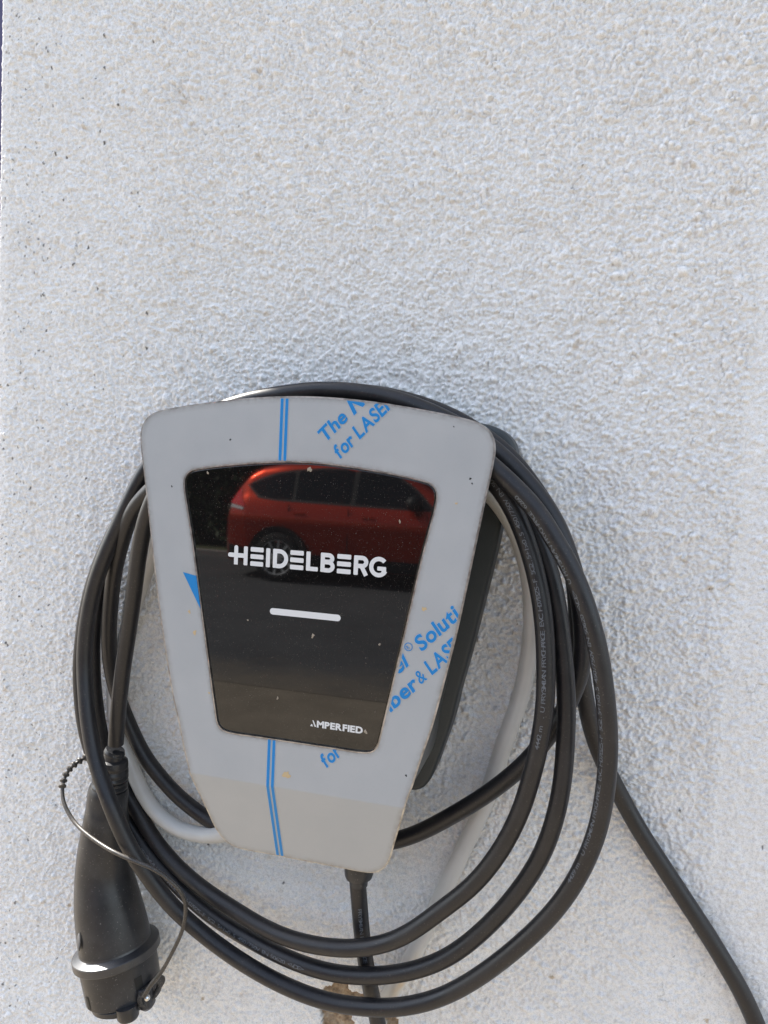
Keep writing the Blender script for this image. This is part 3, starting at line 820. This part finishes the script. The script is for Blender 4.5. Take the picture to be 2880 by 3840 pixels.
letters = [
    ('letter_h', [rect(-.0645, -.0480, zm - .0018, zm + .0018, rl=1), rect(-.0590, -.0556, z0, z1 + .0004, rt=1), rect(-.0505, -.0471, z0, z1)]),
    ('letter_e', letter_E(-.0446, -.0333)),
    ('letter_i', [rect(-.0310, -.0275, z0, z1)]),
    ('letter_d', [rect(-.0250, -.0215, z0, z1)] + band_([(-.0218, z1 - h), (-.0195, z1 - h)] + arc_(-.0195, zm, .0060, CAPH / 2 - h, 90, -90, 16) + [(-.0195, z0 + h), (-.0218, z0 + h)], SW)),
    ('letter_e', letter_E(-.0102, .0012)),
    ('letter_l', [rect(.0034, .0069, z0, z1), rect(.0066, .0134, z0, z0 + SW)]),
    ('letter_b', [rect(.0155, .0190, z0, z1)] + band_([(.0187, z1 - h), (.0218, z1 - h)] + arc_(.0218, zm + .0034, .0034, .0026, 90, -90, 10) + [(.0218, zm + .0008), (.0187, zm + .0008)], SW) + band_([(.0187, zm + .0004), (.0222, zm + .0004)] + arc_(.0222, zm - .0028, .0036, .0032, 90, -90, 10) + [(.0222, z0 + h), (.0187, z0 + h)], SW)),
    ('letter_e', letter_E(.0292, .0406)),
    ('letter_r', [rect(.0429, .0464, z0, z1)] + band_([(.0461, z1 - h), (.0496, z1 - h)] + arc_(.0496, zm + .0028, .0034, .0032, 90, -90, 10) + [(.0496, zm - .0004), (.0461, zm - .0004)], SW) + band_([(.0490, zm), (.0533, z0)], SW * .98)),
    ('letter_g', band_(arc_(.0632, zm, .0060, CAPH / 2 - h + .0003, 42, 335, 30), SW) + [rect(.0657, .0693, z0 + .0030, zm + .0005), rect(.0622, .0693, zm - .0027, zm + .0005)]),
]
for nm, polys in letters:
    stroke_mesh(nm, polys, glass)
bar = [(-.026 + .0026 - .0026 * math.sin(a), 1.5754 + .0026 * math.cos(a)) for a in np.linspace(0, math.pi, 10)] + [(.0341 - .0026 + .0026 * math.sin(a), 1.5754 - .0026 * math.cos(a)) for a in np.linspace(0, math.pi, 10)]
stroke_mesh('indicator_bar', [bar], glass)
# lower right brand line
v, f, w = line('MPERFIED', .045, 0, .08)
sx = (.0568 - .0180) / w
me_ = mesh('lower_lettering', [(.0180 + x * sx, YG - .00025, 1.4859 + z * .0049) for x, z in v], f)
kid(obj('lower_lettering', me_, M_WHITE), glass)
stroke_mesh('lower_lettering', [[(.0162, 1.4859), (.0175, 1.4859), (.0151, 1.4909), (.0141, 1.4909)], [(.0124, 1.4860), (.0149, 1.4860), (.0137, 1.4881)]], glass)
# ------------------------------------------------------------------ charging cable with its plug
RCAB = .0073
cpath = smooth_path(np.array(CABLE), .004, .011)
charging = empty('charging_cable', (.0, 0, 1.15))
tag(charging, 'black rubber charging cable coiled round the charger, ending in a large black plug', 'cable')
sheath = adopt(obj('cable_sheath', tube('cable_sheath', cpath, RCAB, 22), M_CABLE, smooth=60), charging)
cT = np.gradient(cpath, axis=0); cT /= np.linalg.norm(cT, axis=1)[:, None]
cS = np.r_[0, np.cumsum(np.linalg.norm(np.diff(cpath, axis=0), axis=1))]

def cable_print(text, start, face, shift=0.0, height=.0031, pitch=.00305):
    """print wrapped on the cable from the point nearest to start, on the side that points to face"""
    i0 = int(np.argmin(np.linalg.norm(cpath - np.array(start), axis=1)))
    v, f, w = line(text, .004, 0, .1, .62)
    s = cS[i0] + v[:, 0] / .62 * pitch
    t = (v[:, 1] - .5) * height + shift
    out = []
    fv = np.array(face, float)
    for a, b in zip(s, t):
        P = np.array([np.interp(a, cS, cpath[:, k]) for k in range(3)])
        T = np.array([np.interp(a, cS, cT[:, k]) for k in range(3)]); T /= np.linalg.norm(T)
        N = fv - T * np.dot(fv, T); N /= np.linalg.norm(N)
        V = np.cross(N, T)
        an = b / RCAB
        d = N * math.cos(an) + V * math.sin(an)
        out.append(P + d * (RCAB + .00022))
    kid(obj('cable_print', mesh('cable_print', out, f), M_PRINT), sheath)
FULL = 'U PRYSMIAN PRYCHARGE EVC H07BZ5-F 5G2.5+1x0.5 450/750V EN 50620 <VDE>'
cable_print('4442 m  . ' + FULL, (.193, -.090, 1.488), (-.15, -1, .05), .0)
cable_print('4439 m   ' + FULL + '  ' + 'U PRYSMIAN PRYCHARGE 6260', (.2249, -.085, 1.385), (-.75, -1, .1), .0008)
cable_print(FULL, (-.1955, -.02, 1.3069), (.2, -1, .2), -.0006)
cable_print('4422 m   U PRYSMIAN', (.005, -.06, 1.7577), (0, -.45, 1), 0)
cable_print('PRYSMIAN PRYCHARGE EVC', (.0435, -.05, 1.312), (.3, -1, .3), 0)

# plug: lofted sections
def loft(name, stations, seg=40, mt=None, parent=None, power=2.0, sm=40):
    """stations: (centre, axis direction, radius in the image plane, radius in depth)"""
    v, f = [], []
    for c, ax_, ra, rb_ in stations:
        ax_ = Vector(ax_).normalized()
        side = ax_.cross(Vector((0, 1, 0))).normalized()
        dep = side.cross(ax_).normalized()
        for k in range(seg):
            a = 2 * math.pi * k / seg
            ca, sa = math.cos(a), math.sin(a)
            ca = math.copysign(abs(ca) ** (2 / power), ca); sa = math.copysign(abs(sa) ** (2 / power), sa)
            v.append(Vector(c) + side * ra * ca + dep * rb_ * sa)
    n = len(stations)
    for i in range(n - 1):
        for k in range(seg):
            j = (k + 1) % seg
            f.append((i * seg + k, i * seg + j, (i + 1) * seg + j, (i + 1) * seg + k))
    f.append(tuple(range(seg))[::-1]); f.append(tuple((n - 1) * seg + k for k in range(seg)))
    bm = bmesh.new(); tmp = mesh(name, v, f); bm.from_mesh(tmp); bpy.data.meshes.remove(tmp)
    return obj(name, bm_mesh(name, bm), mt, smooth=sm)

hc = [(-.2135, -.048, 1.3745), (-.2140, -.048, 1.3715), (-.2152, -.048, 1.3529), (-.2169, -.047, 1.3234), (-.2185, -.046, 1.2906), (-.2140, -.046, 1.2610), (-.2077, -.046, 1.2343), (-.2042, -.046, 1.2200)]
hr = [.0176, .0187, .0198, .0238, .0268, .0312, .0338, .0345]
HP = resample(catmull(np.array([(*c, r) for c, r in zip(hc, hr)]), .003), .003)
hT = np.gradient(HP[:, :3], axis=0)
handle = adopt(loft('plug_handle', [(HP[i, :3], hT[i], HP[i, 3], HP[i, 3] * .96) for i in range(len(HP))], 44, M_PLUG), charging)
handle['label'] = 'matt black plug handle tapering up to a ribbed cable sleeve'
# ribbed strain relief
sr = []
SRC = resample(catmull(np.array([(-.2065, -.049, 1.4125), (-.208, -.049, 1.4083), (-.2089, -.049, 1.3971), (-.2120, -.048, 1.3839), (-.2133, -.048, 1.3723)]), .0012), .0012)
sT = np.gradient(SRC, axis=0)
for i in range(len(SRC)):
    q = i / (len(SRC) - 1)
    base = np.interp(q, [0, .10, .101, .25, .26, .6, 1], [.0090, .0102, .0095, .0098, .0132, .0162, .0174])
    if q > .34 and int(q * 22) % 3 == 0:
        base -= .0014
    sr.append((SRC[i], sT[i], base, base))
kid(loft('strain_relief', sr, 32, M_PLUG, sm=50), handle).parent = handle
axd = Vector((-.189, 0, 1.1577)) - Vector((-.2042, 0, 1.2200))
axd.normalize()
f0 = Vector((-.2042, -.046, 1.2200))
def along(d):
    return f0 + axd * d
flange = loft('plug_flange', [(along(-.0005), axd, .0340, .0330), (along(.0020), axd, .0344, .0334), (along(.0049), axd, .0412, .0398), (along(.0056), axd, .0418, .0402), (along(.0122), axd, .0418, .0402), (along(.0128), axd, .0412, .0398), (along(.0134), axd, .0360, .0350)], 72, M_FLANGE, sm=12)
flange.parent = handle
# small oval badge on the left flank of the handle
def surf_patch(name, c, nrm, upd, rx, rz, mt, parent, off, dome=.0006, n=20):
    nrm = Vector(nrm).normalized(); upd = (Vector(upd) - nrm * Vector(upd).dot(nrm)).normalized(); sd_ = upd.cross(nrm)
    v = [Vector(c) + sd_ * rx * math.cos(2 * math.pi * k / n) + upd * rz * math.sin(2 * math.pi * k / n) + nrm * off for k in range(n)]
    v += [Vector(c) + sd_ * rx * .8 * math.cos(2 * math.pi * k / n) + upd * rz * .85 * math.sin(2 * math.pi * k / n) + nrm * (off + dome) for k in range(n)]
    f = [(k, (k + 1) % n, n + (k + 1) % n, n + k) for k in range(n)] + [tuple(range(n, 2 * n))]
    o = obj(name, mesh(name, v, f), mt, smooth=40)
    o.parent = parent
    return o
badge = surf_patch('badge', (-.2225, -.0735, 1.2375), (-.47, -.87, .12), (.22, 0, -1), .0042, .0125, M_DARK, handle, .0014)
surf_patch('badge_face', (-.2222, -.0737, 1.2335), (-.47, -.87, .12), (.22, 0, -1), .0032, .0078, mat('badge_grey', (.10, .10, .105), .35), handle, .0022)

# dust cap over the plug face
cap0 = .0132
cap = adopt(loft('dust_cap', [(along(cap0), axd, .0366, .0356), (along(cap0 + .0003), axd, .0370, .0360), (along(.048), axd, .0358, .0350), (along(.0492), axd, .0346, .0338)], 56, M_PLUG, sm=30), charging)
cap['label'] = 'black dust cap closing the plug face'
lipc = along(.0492) + Vector((.003, -.001, 0))
kid(loft('cap_rim', [(lipc, axd, .0325, .031), (lipc + axd * .0010, axd, .0335, .032), (lipc + axd * .0052, axd, .0335, .032), (lipc + axd * .0066, axd, .0315, .030)], 48, M_PLUG, sm=30), cap)
kn = along(.0445) + Vector((.0200, -.0250, .002))
kid(loft('cap_knob', [(kn, axd, .0105, .0095), (kn + axd * .0100, axd, .0105, .0095), (kn + axd * .0125, axd, .0088, .008), (kn + axd * .0132, axd, .005, .0045)], 28, M_PLUG, sm=40), cap)
lug = along(.043) + Vector((.0335, -.012, .004))
kid(loft('cap_lug', [(lug - axd * .010, axd, .0052, .008), (lug - axd * .008, axd, .0064, .009), (lug + axd * .008, axd, .0064, .009), (lug + axd * .011, axd, .004, .006)], 20, M_PLUG, sm=40), cap)
side = axd.cross(Vector((0, 1, 0))).normalized()
def cyl_patch(name, d0, d1, a0, a1, mt, off=.0004, n=6):
    """rectangular patch lying on the cap barrel between two angles (0 = image right, 90 = towards the viewer)"""
    v, f = [], []
    dep = Vector((0, -1, 0))
    sd_ = -side if side.x < 0 else side
    for d in (d0, d1):
        r = .0370 - (.0012) * (d - cap0) / .037 + off
        for k in range(n + 1):
            a = R(a0 + (a1 - a0) * k / n)
            v.append(along(d) + sd_ * r * math.cos(a) + dep * (r * .973) * math.sin(a))
    for k in range(n):
        f.append((k, k + 1, n + 2 + k, n + 1 + k))
    o = obj(name, mesh(name, v, f), mt)
    o.parent = cap
    return o
cyl_patch('slot', .0250, .0372, 23, 35, M_DARK)
cyl_patch('slot', .0345, .0470, 112, 121, M_DARK)

# strap: cord, beads and looped end with its rivet
spath = smooth_path(np.array(STRAP), .0015, .004)
strap = adopt(obj('cap_strap', tube('cap_strap', spath, np.interp(np.linspace(0, 1, len(spath)), [0, .06, .12, .7, 1], [.0022, .0022, .0017, .0019, .0016]), 12), M_STRAP, smooth=60), charging)
bs = np.array(STRAP[18:24])
bp = resample(bs, .0056)
bt = np.gradient(bp, axis=0)
for p, t in zip(bp, bt):
    t = t / np.linalg.norm(t)
    kid(loft('strap_bead', [(p - t * .0022, t, .0016, .0016), (p - t * .0008, t, .0036, .0036), (p + t * .0004, t, .0036, .0036), (p + t * .0022, t, .0017, .0017)], 14, M_STRAP, sm=40), strap)
def on_cap(d, th, r):
    return along(d) + (side if side.x > 0 else -side) * r * math.cos(R(th)) + Vector((0, -1, 0)) * r * math.sin(R(th))
rv = on_cap(.0455, 24, .0395); tt = on_cap(.0385, 0, .0440)
ld = (tt - rv).normalized()
ln = Vector((.80, -.60, .10)); ln = (ln - ld * ln.dot(ld)).normalized(); ls = ld.cross(ln)
def stadium(r, l0, l1, n=12):
    out = []
    for k in range(n + 1):
        a = math.pi * k / n
        out.append((r * math.cos(a + math.pi), l0 + r * math.sin(a + math.pi)))
    for k in range(n + 1):
        a = math.pi * k / n
        out.append((r * .62 * math.cos(a), l1 + r * .62 * math.sin(a)))
    return out
so, si = stadium(.0088, 0, .0170), stadium(.0050, .0, .0105)
n = len(so)
v = []
for pts, dz in ((so, -.0022), (so, .0022), (si, .0022), (si, -.0022)):
    v += [rv + ls * a + ld * b + ln * dz for a, b in pts]
f = []
for q in range(4):
    for k in range(n):
        j = (k + 1) % n
        f.append((q * n + k, q * n + j, ((q + 1) % 4) * n + j, ((q + 1) % 4) * n + k))
bm = bmesh.new(); tmp = mesh('strap_loop', v, f); bm.from_mesh(tmp); bpy.data.meshes.remove(tmp)
bmesh.ops.recalc_face_normals(bm, faces=bm.faces)
bmesh.ops.bevel(bm, geom=[e for e in bm.edges if len(e.link_faces) == 2 and e.calc_face_angle(0) > 1.0], offset=.0008, segments=2, affect='EDGES')
kid(obj('strap_loop', bm_mesh('strap_loop', bm), M_STRAP, smooth=40), strap)
bm = bmesh.new()
bmesh.ops.create_uvsphere(bm, u_segments=20, v_segments=12, radius=.0036)
bmesh.ops.translate(bm, verts=bm.verts, vec=rv - ln * -.0008)
kid(obj('rivet', bm_mesh('rivet', bm), M_METAL, smooth=180), strap)

# ------------------------------------------------------------------ pale supply cable
sup_path = smooth_path(np.array(SUPPLY), .004, .012)
me = tube('supply_cable', sup_path, .0076, 22)
supply = obj('supply_cable', me, M_SUPPLY, smooth=60)
tag(supply, 'pale grey plastic supply cable behind the black coil, entering the wall at a chipped hole', 'cable')
a = me.attributes.new('rust', 'FLOAT', 'POINT')
seg = 22
val = np.zeros(len(sup_path) * seg, np.float32)
pn = np.array([v.co[:] for v in me.vertices]).reshape(-1, seg, 3)
for i, p in enumerate(sup_path):
    for k in range(seg):
        d = (pn[i, k] - p) / .0076
        z = p[2]
        if z < 1.30 and p[0] > -.05:
            w = math.exp((d[0] * .42 - d[1] * .90 + d[2] * .08 - 1) / .10)
            val[i * seg + k] = min(1, w * min(1, max(0, (1.262 - z) / .05)) * (.75 + .45 * math.sin(i * 1.7) * math.sin(i * .53 + k)))
val = np.clip(val, 0, .85)
a.data.foreach_set('value', val)

# ------------------------------------------------------------------ ground, road (seen in the glass, and bouncing light up the wall)
def plane(name, x0, x1, y0, y1, z, m_):
    o = obj(name, mesh(name, [(x0, y0, z), (x1, y0, z), (x1, y1, z), (x0, y1, z)], [(0, 1, 2, 3)]), m_)
    o['kind'] = 'structure'
    return o
M_GROUND = mat('sandy_forecourt', (.30, .24, .18), .9)
_g = noise(M_GROUND, 3, 8, .65)
_g2 = noise(M_GROUND, 45, 4, .7)
setc(M_GROUND, mixc(M_GROUND, ramp(M_GROUND, _g2.outputs[0], [(.4, (0, 0, 0)), (.65, (.5, .5, .5))]), ramp(M_GROUND, _g.outputs[0], [(.3, (.19, .158, .115)), (.7, (.30, .25, .187))]), (.13, .105, .08)))
M_ROAD = mat('asphalt', (.06, .06, .062), .85)
_g = noise(M_ROAD, 1.2, 8, .7)
_rc = ramp(M_ROAD, _g.outputs[0], [(.3, (.046, .048, .052)), (.7, (.078, .080, .084))])
_tc = M_ROAD.node_tree.nodes.new('ShaderNodeTexCoord')
_sp = M_ROAD.node_tree.nodes.new('ShaderNodeSeparateXYZ')
M_ROAD.node_tree.links.new(_tc.outputs['Object'], _sp.inputs[0])
_gd = noise(M_ROAD, 2.5, 6, .7)
_fy = math_n(M_ROAD, 'ADD', math_n(M_ROAD, 'MULTIPLY', math_n(M_ROAD, 'ADD', _sp.outputs['Y'], 5.5), 1.0), math_n(M_ROAD, 'MULTIPLY', math_n(M_ROAD, 'SUBTRACT', _gd.outputs[0], .5), 1.2), True)
setc(M_ROAD, mixc(M_ROAD, math_n(M_ROAD, 'MULTIPLY', _fy, .85), _rc, (.21, .172, .125)))   # sand carried on to the road edge
M_GRASS = mat('verge_grass', (.06, .08, .025), .9)
_g = noise(M_GRASS, 2, 8, .7)
setc(M_GRASS, ramp(M_GRASS, _g.outputs[0], [(.3, (.04, .055, .018)), (.7, (.11, .11, .05))]))
plane('ground', -120, 120, -120, 120, 0, M_GROUND)
plane('road', -120, 120, -10.9, -4.7, .004, M_ROAD)
plane('verge', -120, 120, -60, -11.05, .006, M_GRASS)
bm = bmesh.new()
box_bm(bm, -60, 60, -11.05, -10.9, 0.001, .11)
kerb = obj('kerb', bm_mesh('kerb', bm), mat('kerb_stone', (.30, .28, .26), .9)); kerb['kind'] = 'structure'

# ------------------------------------------------------------------ red car parked across the road (mirrored in the black glass)
M_RED = mat('red_car_paint', (.60, .042, .010), .30, metal=.8, coat=1., coat_rough=.03)
M_CARGLASS = mat('car_glass', (.006, .007, .008), .03)
M_CLAD = mat('black_cladding', (.015, .015, .016), .6)
M_TYRE = mat('tyre', (.015, .015, .015), .8)
M_RIM = mat('alloy', (.72, .72, .72), .4, metal=.3)
M_LAMP = mat('red_lens', (.85, .012, .012), .12, coat=1.)
M_CLEAR = mat('clear_lens', (.7, .68, .68), .1, coat=1.)
CX0, CYS = -4.68, -9.12           # rear end, visible flank
car = empty('red_car', (CX0 + 2.25, CYS - .91, 0))
tag(car, 'red sport utility car parked across the road, mirrored in the black charger glass', 'car')
def top_z(x):       # silhouette along the car from the rear (x from 0 to 4.5)
    return float(np.interp(x, [0, .06, .12, .22, .34, .5, .9, 1.5, 2.1, 2.45, 2.9, 3.25, 3.5, 4.0, 4.3, 4.44, 4.5], [.62, 1.00, 1.13, 1.30, 1.44, 1.555, 1.64, 1.665, 1.65, 1.60, 1.36, 1.14, 1.08, 1.02, .93, .78, .55]))
def belt_z(x):
    return float(np.interp(x, [0, .3, .7, 1.5, 3.2, 4.5], [1.02, 1.10, 1.10, 1.07, 1.02, .80]))
def halfw(x):
    return float(np.interp(x, [0, .10, .35, .8, 1.6, 3.4, 4.0, 4.35, 4.5], [.70, .80, .88, .91, .915, .91, .87, .76, .60]))
def section(x):
    t, b, w = top_z(x), min(belt_z(x), top_z(x) - .03), halfw(x)
    pts = [(w * .84, .22), (w * .90, .27), (w * .925, .38), (w * .945, .52), (w * .965, .66), (w * .982, .78), (w * 1.0, .87), (w * .988, .92)]
    pts = [(p, min(z, b - .02 - .004 * (7 - k))) for k, (p, z) in enumerate(pts)]
    pts.append((w * .925, b))
    roof = t - b
    ins = min(.24, roof * .42)
    for q in (.12, .35, .6, .8, .92):
        pts.append((w * .915 - ins * q, b + roof * q * .93))
    pts.append((w * .915 - ins * 1.25, b + roof * .965))
    pts.append((w * .915 - ins * 1.9, b + roof * .99))
    pts.append((0, t))
    return pts
xs = np.r_[np.linspace(0, .6, 16), np.linspace(.7, 3.3, 22), np.linspace(3.4, 4.5, 18)]
v, f = [], []
cy = CYS - .915
m_ = None
for x in xs:
    s = section(x)
    full = [(y, z) for y, z in s] + [(-y, z) for y, z in s[-2::-1]]
    m_ = len(full)
    v += [(CX0 + x, cy + y, z) for y, z in full]
for i in range(len(xs) - 1):
    for k in range(m_ - 1):
        f.append((i * m_ + k, i * m_ + k + 1, (i + 1) * m_ + k + 1, (i + 1) * m_ + k))
    f.append((i * m_ + m_ - 1, i * m_, (i + 1) * m_, (i + 1) * m_ + m_ - 1))
f.append(tuple(range(m_))[::-1]); f.append(tuple((len(xs) - 1) * m_ + k for k in range(m_)))
bm = bmesh.new(); tmp = mesh('car_body', v, f); bm.from_mesh(tmp); bpy.data.meshes.remove(tmp)
adopt(obj('car_body', bm_mesh('car_body', bm), M_RED, smooth=50), car)
def flank(x, z):
    """y of the visible flank at (x from the rear, z)"""
    s = section(x)
    zz_ = [p[1] for p in s]; yy_ = [p[0] for p in s]
    return cy + float(np.interp(z, zz_, yy_))
def flank_panel(name, outline, off, mt, n=1):
    o2 = resample_closed(np.array(outline, float), .05)
    rings = []
    c = o2.mean(0)
    v, f = [], []
    for q in (1.0, .75, .5, .25):
        for x, z in o2:
            X, Z = c[0] + (x - c[0]) * q, c[1] + (z - c[1]) * q
            v.append((CX0 + X, flank(X, Z) + off, Z))
    n_ = len(o2)
    for r in range(3):
        for k in range(n_):
            j = (k + 1) % n_
            f.append((r * n_ + k, r * n_ + j, (r + 1) * n_ + j, (r + 1) * n_ + k))
    v.append((CX0 + c[0], flank(c[0], c[1]) + off, c[1]))
    for k in range(n_):
        f.append((3 * n_ + k, 3 * n_ + (k + 1) % n_, 4 * n_))
    bm = bmesh.new(); tmp = mesh(name, v, f); bm.from_mesh(tmp); bpy.data.meshes.remove(tmp)
    return adopt(obj(name, bm_mesh(name, bm), mt, smooth=60), car)
flank_panel('quarter_window', [(.36, 1.29), (.54, 1.15), (.80, 1.125), (1.02, 1.13), (1.00, 1.50), (.76, 1.455), (.54, 1.375)], .008, M_CARGLASS)
flank_panel('rear_door_window', [(1.07, 1.13), (1.84, 1.115), (1.84, 1.555), (1.44, 1.55), (1.05, 1.51)], .008, M_CARGLASS)
flank_panel('front_door_window', [(1.91, 1.115), (2.95, 1.10), (2.70, 1.33), (2.42, 1.50), (1.91, 1.555)], .008, M_CARGLASS)
flank_panel('window_surround', [(.32, 1.29), (.52, 1.12), (.80, 1.10), (1.8, 1.085), (3.02, 1.075), (2.72, 1.35), (2.43, 1.525), (1.87, 1.58), (1.40, 1.575), (.98, 1.525), (.72, 1.475), (.51, 1.395)], .004, M_CLAD)
flank_panel('tail_light', [(.09, 1.03), (.36, .99), (.28, 1.10), (.20, 1.30), (.15, 1.30), (.11, 1.16)], .010, M_LAMP)
flank_panel('reversing_lamp', [(.10, .975), (.32, .95), (.34, .985), (.10, 1.02)], .011, M_CLEAR)
flank_panel('sill_cladding', [(1.05, .24), (3.15, .24), (3.15, .40), (1.05, .40)], .012, M_CLAD)
flank_panel('rear_bumper_cladding', [(.06, .26), (.36, .26), (.38, .42), (.06, .46)], .012, M_CLAD)
for x in (1.16, 2.12):
    bm = bmesh.new()
    box_bm(bm, CX0 + x - .09, CX0 + x + .09, flank(x, .95), flank(x, .95) + .035, .935, .965)
    bmesh.ops.bevel(bm, geom=bm.edges[:], offset=.01, segments=2, affect='EDGES')
    adopt(obj('door_handle', bm_mesh('door_handle', bm), M_RED, smooth=50), car)
for x in (1.0, 1.84, 2.90):
    bm = bmesh.new()
    box_bm(bm, CX0 + x - .004, CX0 + x + .004, flank(x, .7) - .01, flank(x, .7) + .003, .42, 1.06)
    adopt(obj('door_gap', bm_mesh('door_gap', bm), M_CLAD), car)
bm = bmesh.new()
bmesh.ops.create_uvsphere(bm, u_segments=20, v_segments=12, radius=1)
bmesh.ops.scale(bm, verts=bm.verts, vec=(.10, .13, .10))
bmesh.ops.translate(bm, verts=bm.verts, vec=(CX0 + 2.72, flank(2.7, 1.12) + .12, 1.17))
adopt(obj('side_mirror', bm_mesh('side_mirror', bm), M_CLAD, smooth=180), car)
for wx in (.86, 3.48):
    for sgn in (1, -1):
        yo = cy + sgn * (.915 - .012)
        # arch lining
        n = 36
        v, f = [], []
        for r, dy in ((.30, -.05), (.385, .004), (.43, .012), (.432, -.05)):
            for k in range(n):
                a = math.pi * 2 * k / n
                v.append((CX0 + wx + r * math.cos(a), yo + sgn * dy, max(.335 + r * math.sin(a), .20)))
        for q in range(3):
            for k in range(n):
                j = (k + 1) % n
                f.append((q * n + k, q * n + j, (q + 1) * n + j, (q + 1) * n + k))
        f.append(tuple(range(n)))
        adopt(obj('wheel_arch', mesh('wheel_arch', v, f), M_CLAD, smooth=40), car)
        # wheel
        prof = [(.16, -.20), (.30, -.20), (.335, -.16), (.340, -.08), (.335, -.01), (.30, .018), (.245, .020), (.235, .0)]
        n = 40
        v = [(CX0 + wx + r * math.cos(2 * math.pi * k / n), yo + sgn * y, .340 + r * math.sin(2 * math.pi * k / n)) for r, y in prof for k in range(n)]
        f = [(q * n + k, q * n + (k + 1) % n, (q + 1) * n + (k + 1) % n, (q + 1) * n + k) for q in range(len(prof) - 1) for k in range(n)]
        wheel = adopt(obj('wheel', mesh('wheel', v, f), M_TYRE, smooth=50), car)
        prof = [(.236, .014), (.225, .010), (.215, -.04), (.0, -.05)]
        v = [(CX0 + wx + r * math.cos(2 * math.pi * k / n), yo + sgn * y, .340 + r * math.sin(2 * math.pi * k / n)) for r, y in prof for k in range(n)]
        f = [(q * n + k, q * n + (k + 1) % n, (q + 1) * n + (k + 1) % n, (q + 1) * n + k) for q in range(1) for k in range(n)]
        kid(obj('rim_ring', mesh('rim_ring', v, f), M_RIM, smooth=50), wheel)
        v = [(CX0 + wx + r * math.cos(2 * math.pi * k / n), yo + sgn * y, .340 + r * math.sin(2 * math.pi * k / n)) for r, y in prof for k in range(n)]
        f = [(q * n + k, q * n + (k + 1) % n, (q + 1) * n + (k + 1) % n, (q + 1) * n + k) for q in range(1, 3) for k in range(n)]
        kid(obj('rim_well', mesh('rim_well', v, f), M_CLAD, smooth=50), wheel)
        v, f = [], []
        for s5 in range(10):
            a = 2 * math.pi * s5 / 10 + .2
            ca, sa = math.cos(a), math.sin(a)
            for r, w, y in ((.03, .030, .004), (.12, .020, .0), (.228, .026, .008)):
                for q in (-1, 1):
                    v.append((CX0 + wx + r * ca - q * w / 1.6 * sa, yo + sgn * y, .340 + r * sa + q * w / 1.6 * ca))
            b0 = s5 * 6
            f += [(b0, b0 + 1, b0 + 3, b0 + 2), (b0 + 2, b0 + 3, b0 + 5, b0 + 4)]
        kid(obj('spokes', mesh('spokes', v, f), M_RIM), wheel)
        bm = bmesh.new()
        bmesh.ops.create_cone(bm, cap_ends=True, segments=20, radius1=.05, radius2=.04, depth=.02, matrix=Matrix.Translation((CX0 + wx, yo + sgn * .006, .34)) @ Matrix.Rotation(-sgn * math.pi / 2, 4, 'X'))
        kid(obj('hub_cap', bm_mesh('hub_cap', bm), M_RIM, smooth=40), wheel)

# ------------------------------------------------------------------ hedge behind the car
def leafy(name, x0, x1, y0, y1, zt, n, seed, mt, dens=.0):
    rr = np.random.default_rng(seed)
    X = rr.uniform(x0, x1, n)
    top = zt * (1 + .10 * np.sin(X * 1.3) + .08 * np.sin(X * 3.1 + 1))
    Z = top * rr.random(n) ** .75
    Y = np.where(rr.random(n) < .8, y1 - np.abs(rr.normal(0, .18, n)) + .15 * np.sin(X * 2.1) * np.sin(Z * 3), rr.uniform(y0, y1, n))
    c = np.stack([X, Y, Z], 1)
    d1 = rr.standard_normal((n, 3)); d1 /= np.linalg.norm(d1, axis=1)[:, None]
    d2 = np.cross(d1, rr.standard_normal((n, 3))); d2 /= np.linalg.norm(d2, axis=1)[:, None]
    s = rr.uniform(.05, .11, n)[:, None]
    V = np.stack([c - d1 * s, c + d2 * s * .5, c + d1 * s, c - d2 * s * .5], 1).reshape(-1, 3)
    Q = np.arange(n * 4).reshape(-1, 4)
    return mesh(name, V, Q.tolist())
M_LEAF = mat('hedge_leaf', (.035, .055, .018), .6)
_g = noise(M_LEAF, 1.5, 4, .6)
setc(M_LEAF, ramp(M_LEAF, _g.outputs[0], [(.35, (.018, .03, .010)), (.7, (.055, .08, .025))]))
hedge = empty('hedge', (-4, -12.6, 0))
tag(hedge, 'tall dark green hedge behind the red car, mirrored in the black charger glass', 'hedge')
fo = adopt(obj('foliage', leafy('foliage', -16, 8, -13.6, -12.0, 4.6, 26000, 3, M_LEAF), M_LEAF), hedge)
fo['kind'] = 'stuff'
bm = bmesh.new()
box_bm(bm, -16, 8, -13.5, -12.5, 0, 4.1)
adopt(obj('inner_growth', bm_mesh('inner_growth', bm), mat('hedge_core', (.012, .016, .008), .9)), hedge)

# ------------------------------------------------------------------ dark blue surface just showing past the wall's left corner
bm = bmesh.new()
box_bm(bm, -3.6, -.9, 1.55, 1.62, 0, 5.2)
neigh = obj('blue_boarding', bm_mesh('blue_boarding', bm), mat('navy_paint', (.035, .033, .10), .6))
tag(neigh, 'dark navy blue boarding just visible past the wall corner at top left', 'boarding')
for o in bpy.data.objects:
    if o.type == 'MESH' and o.data.users > 0:
        o.data.validate(clean_customdata=False)
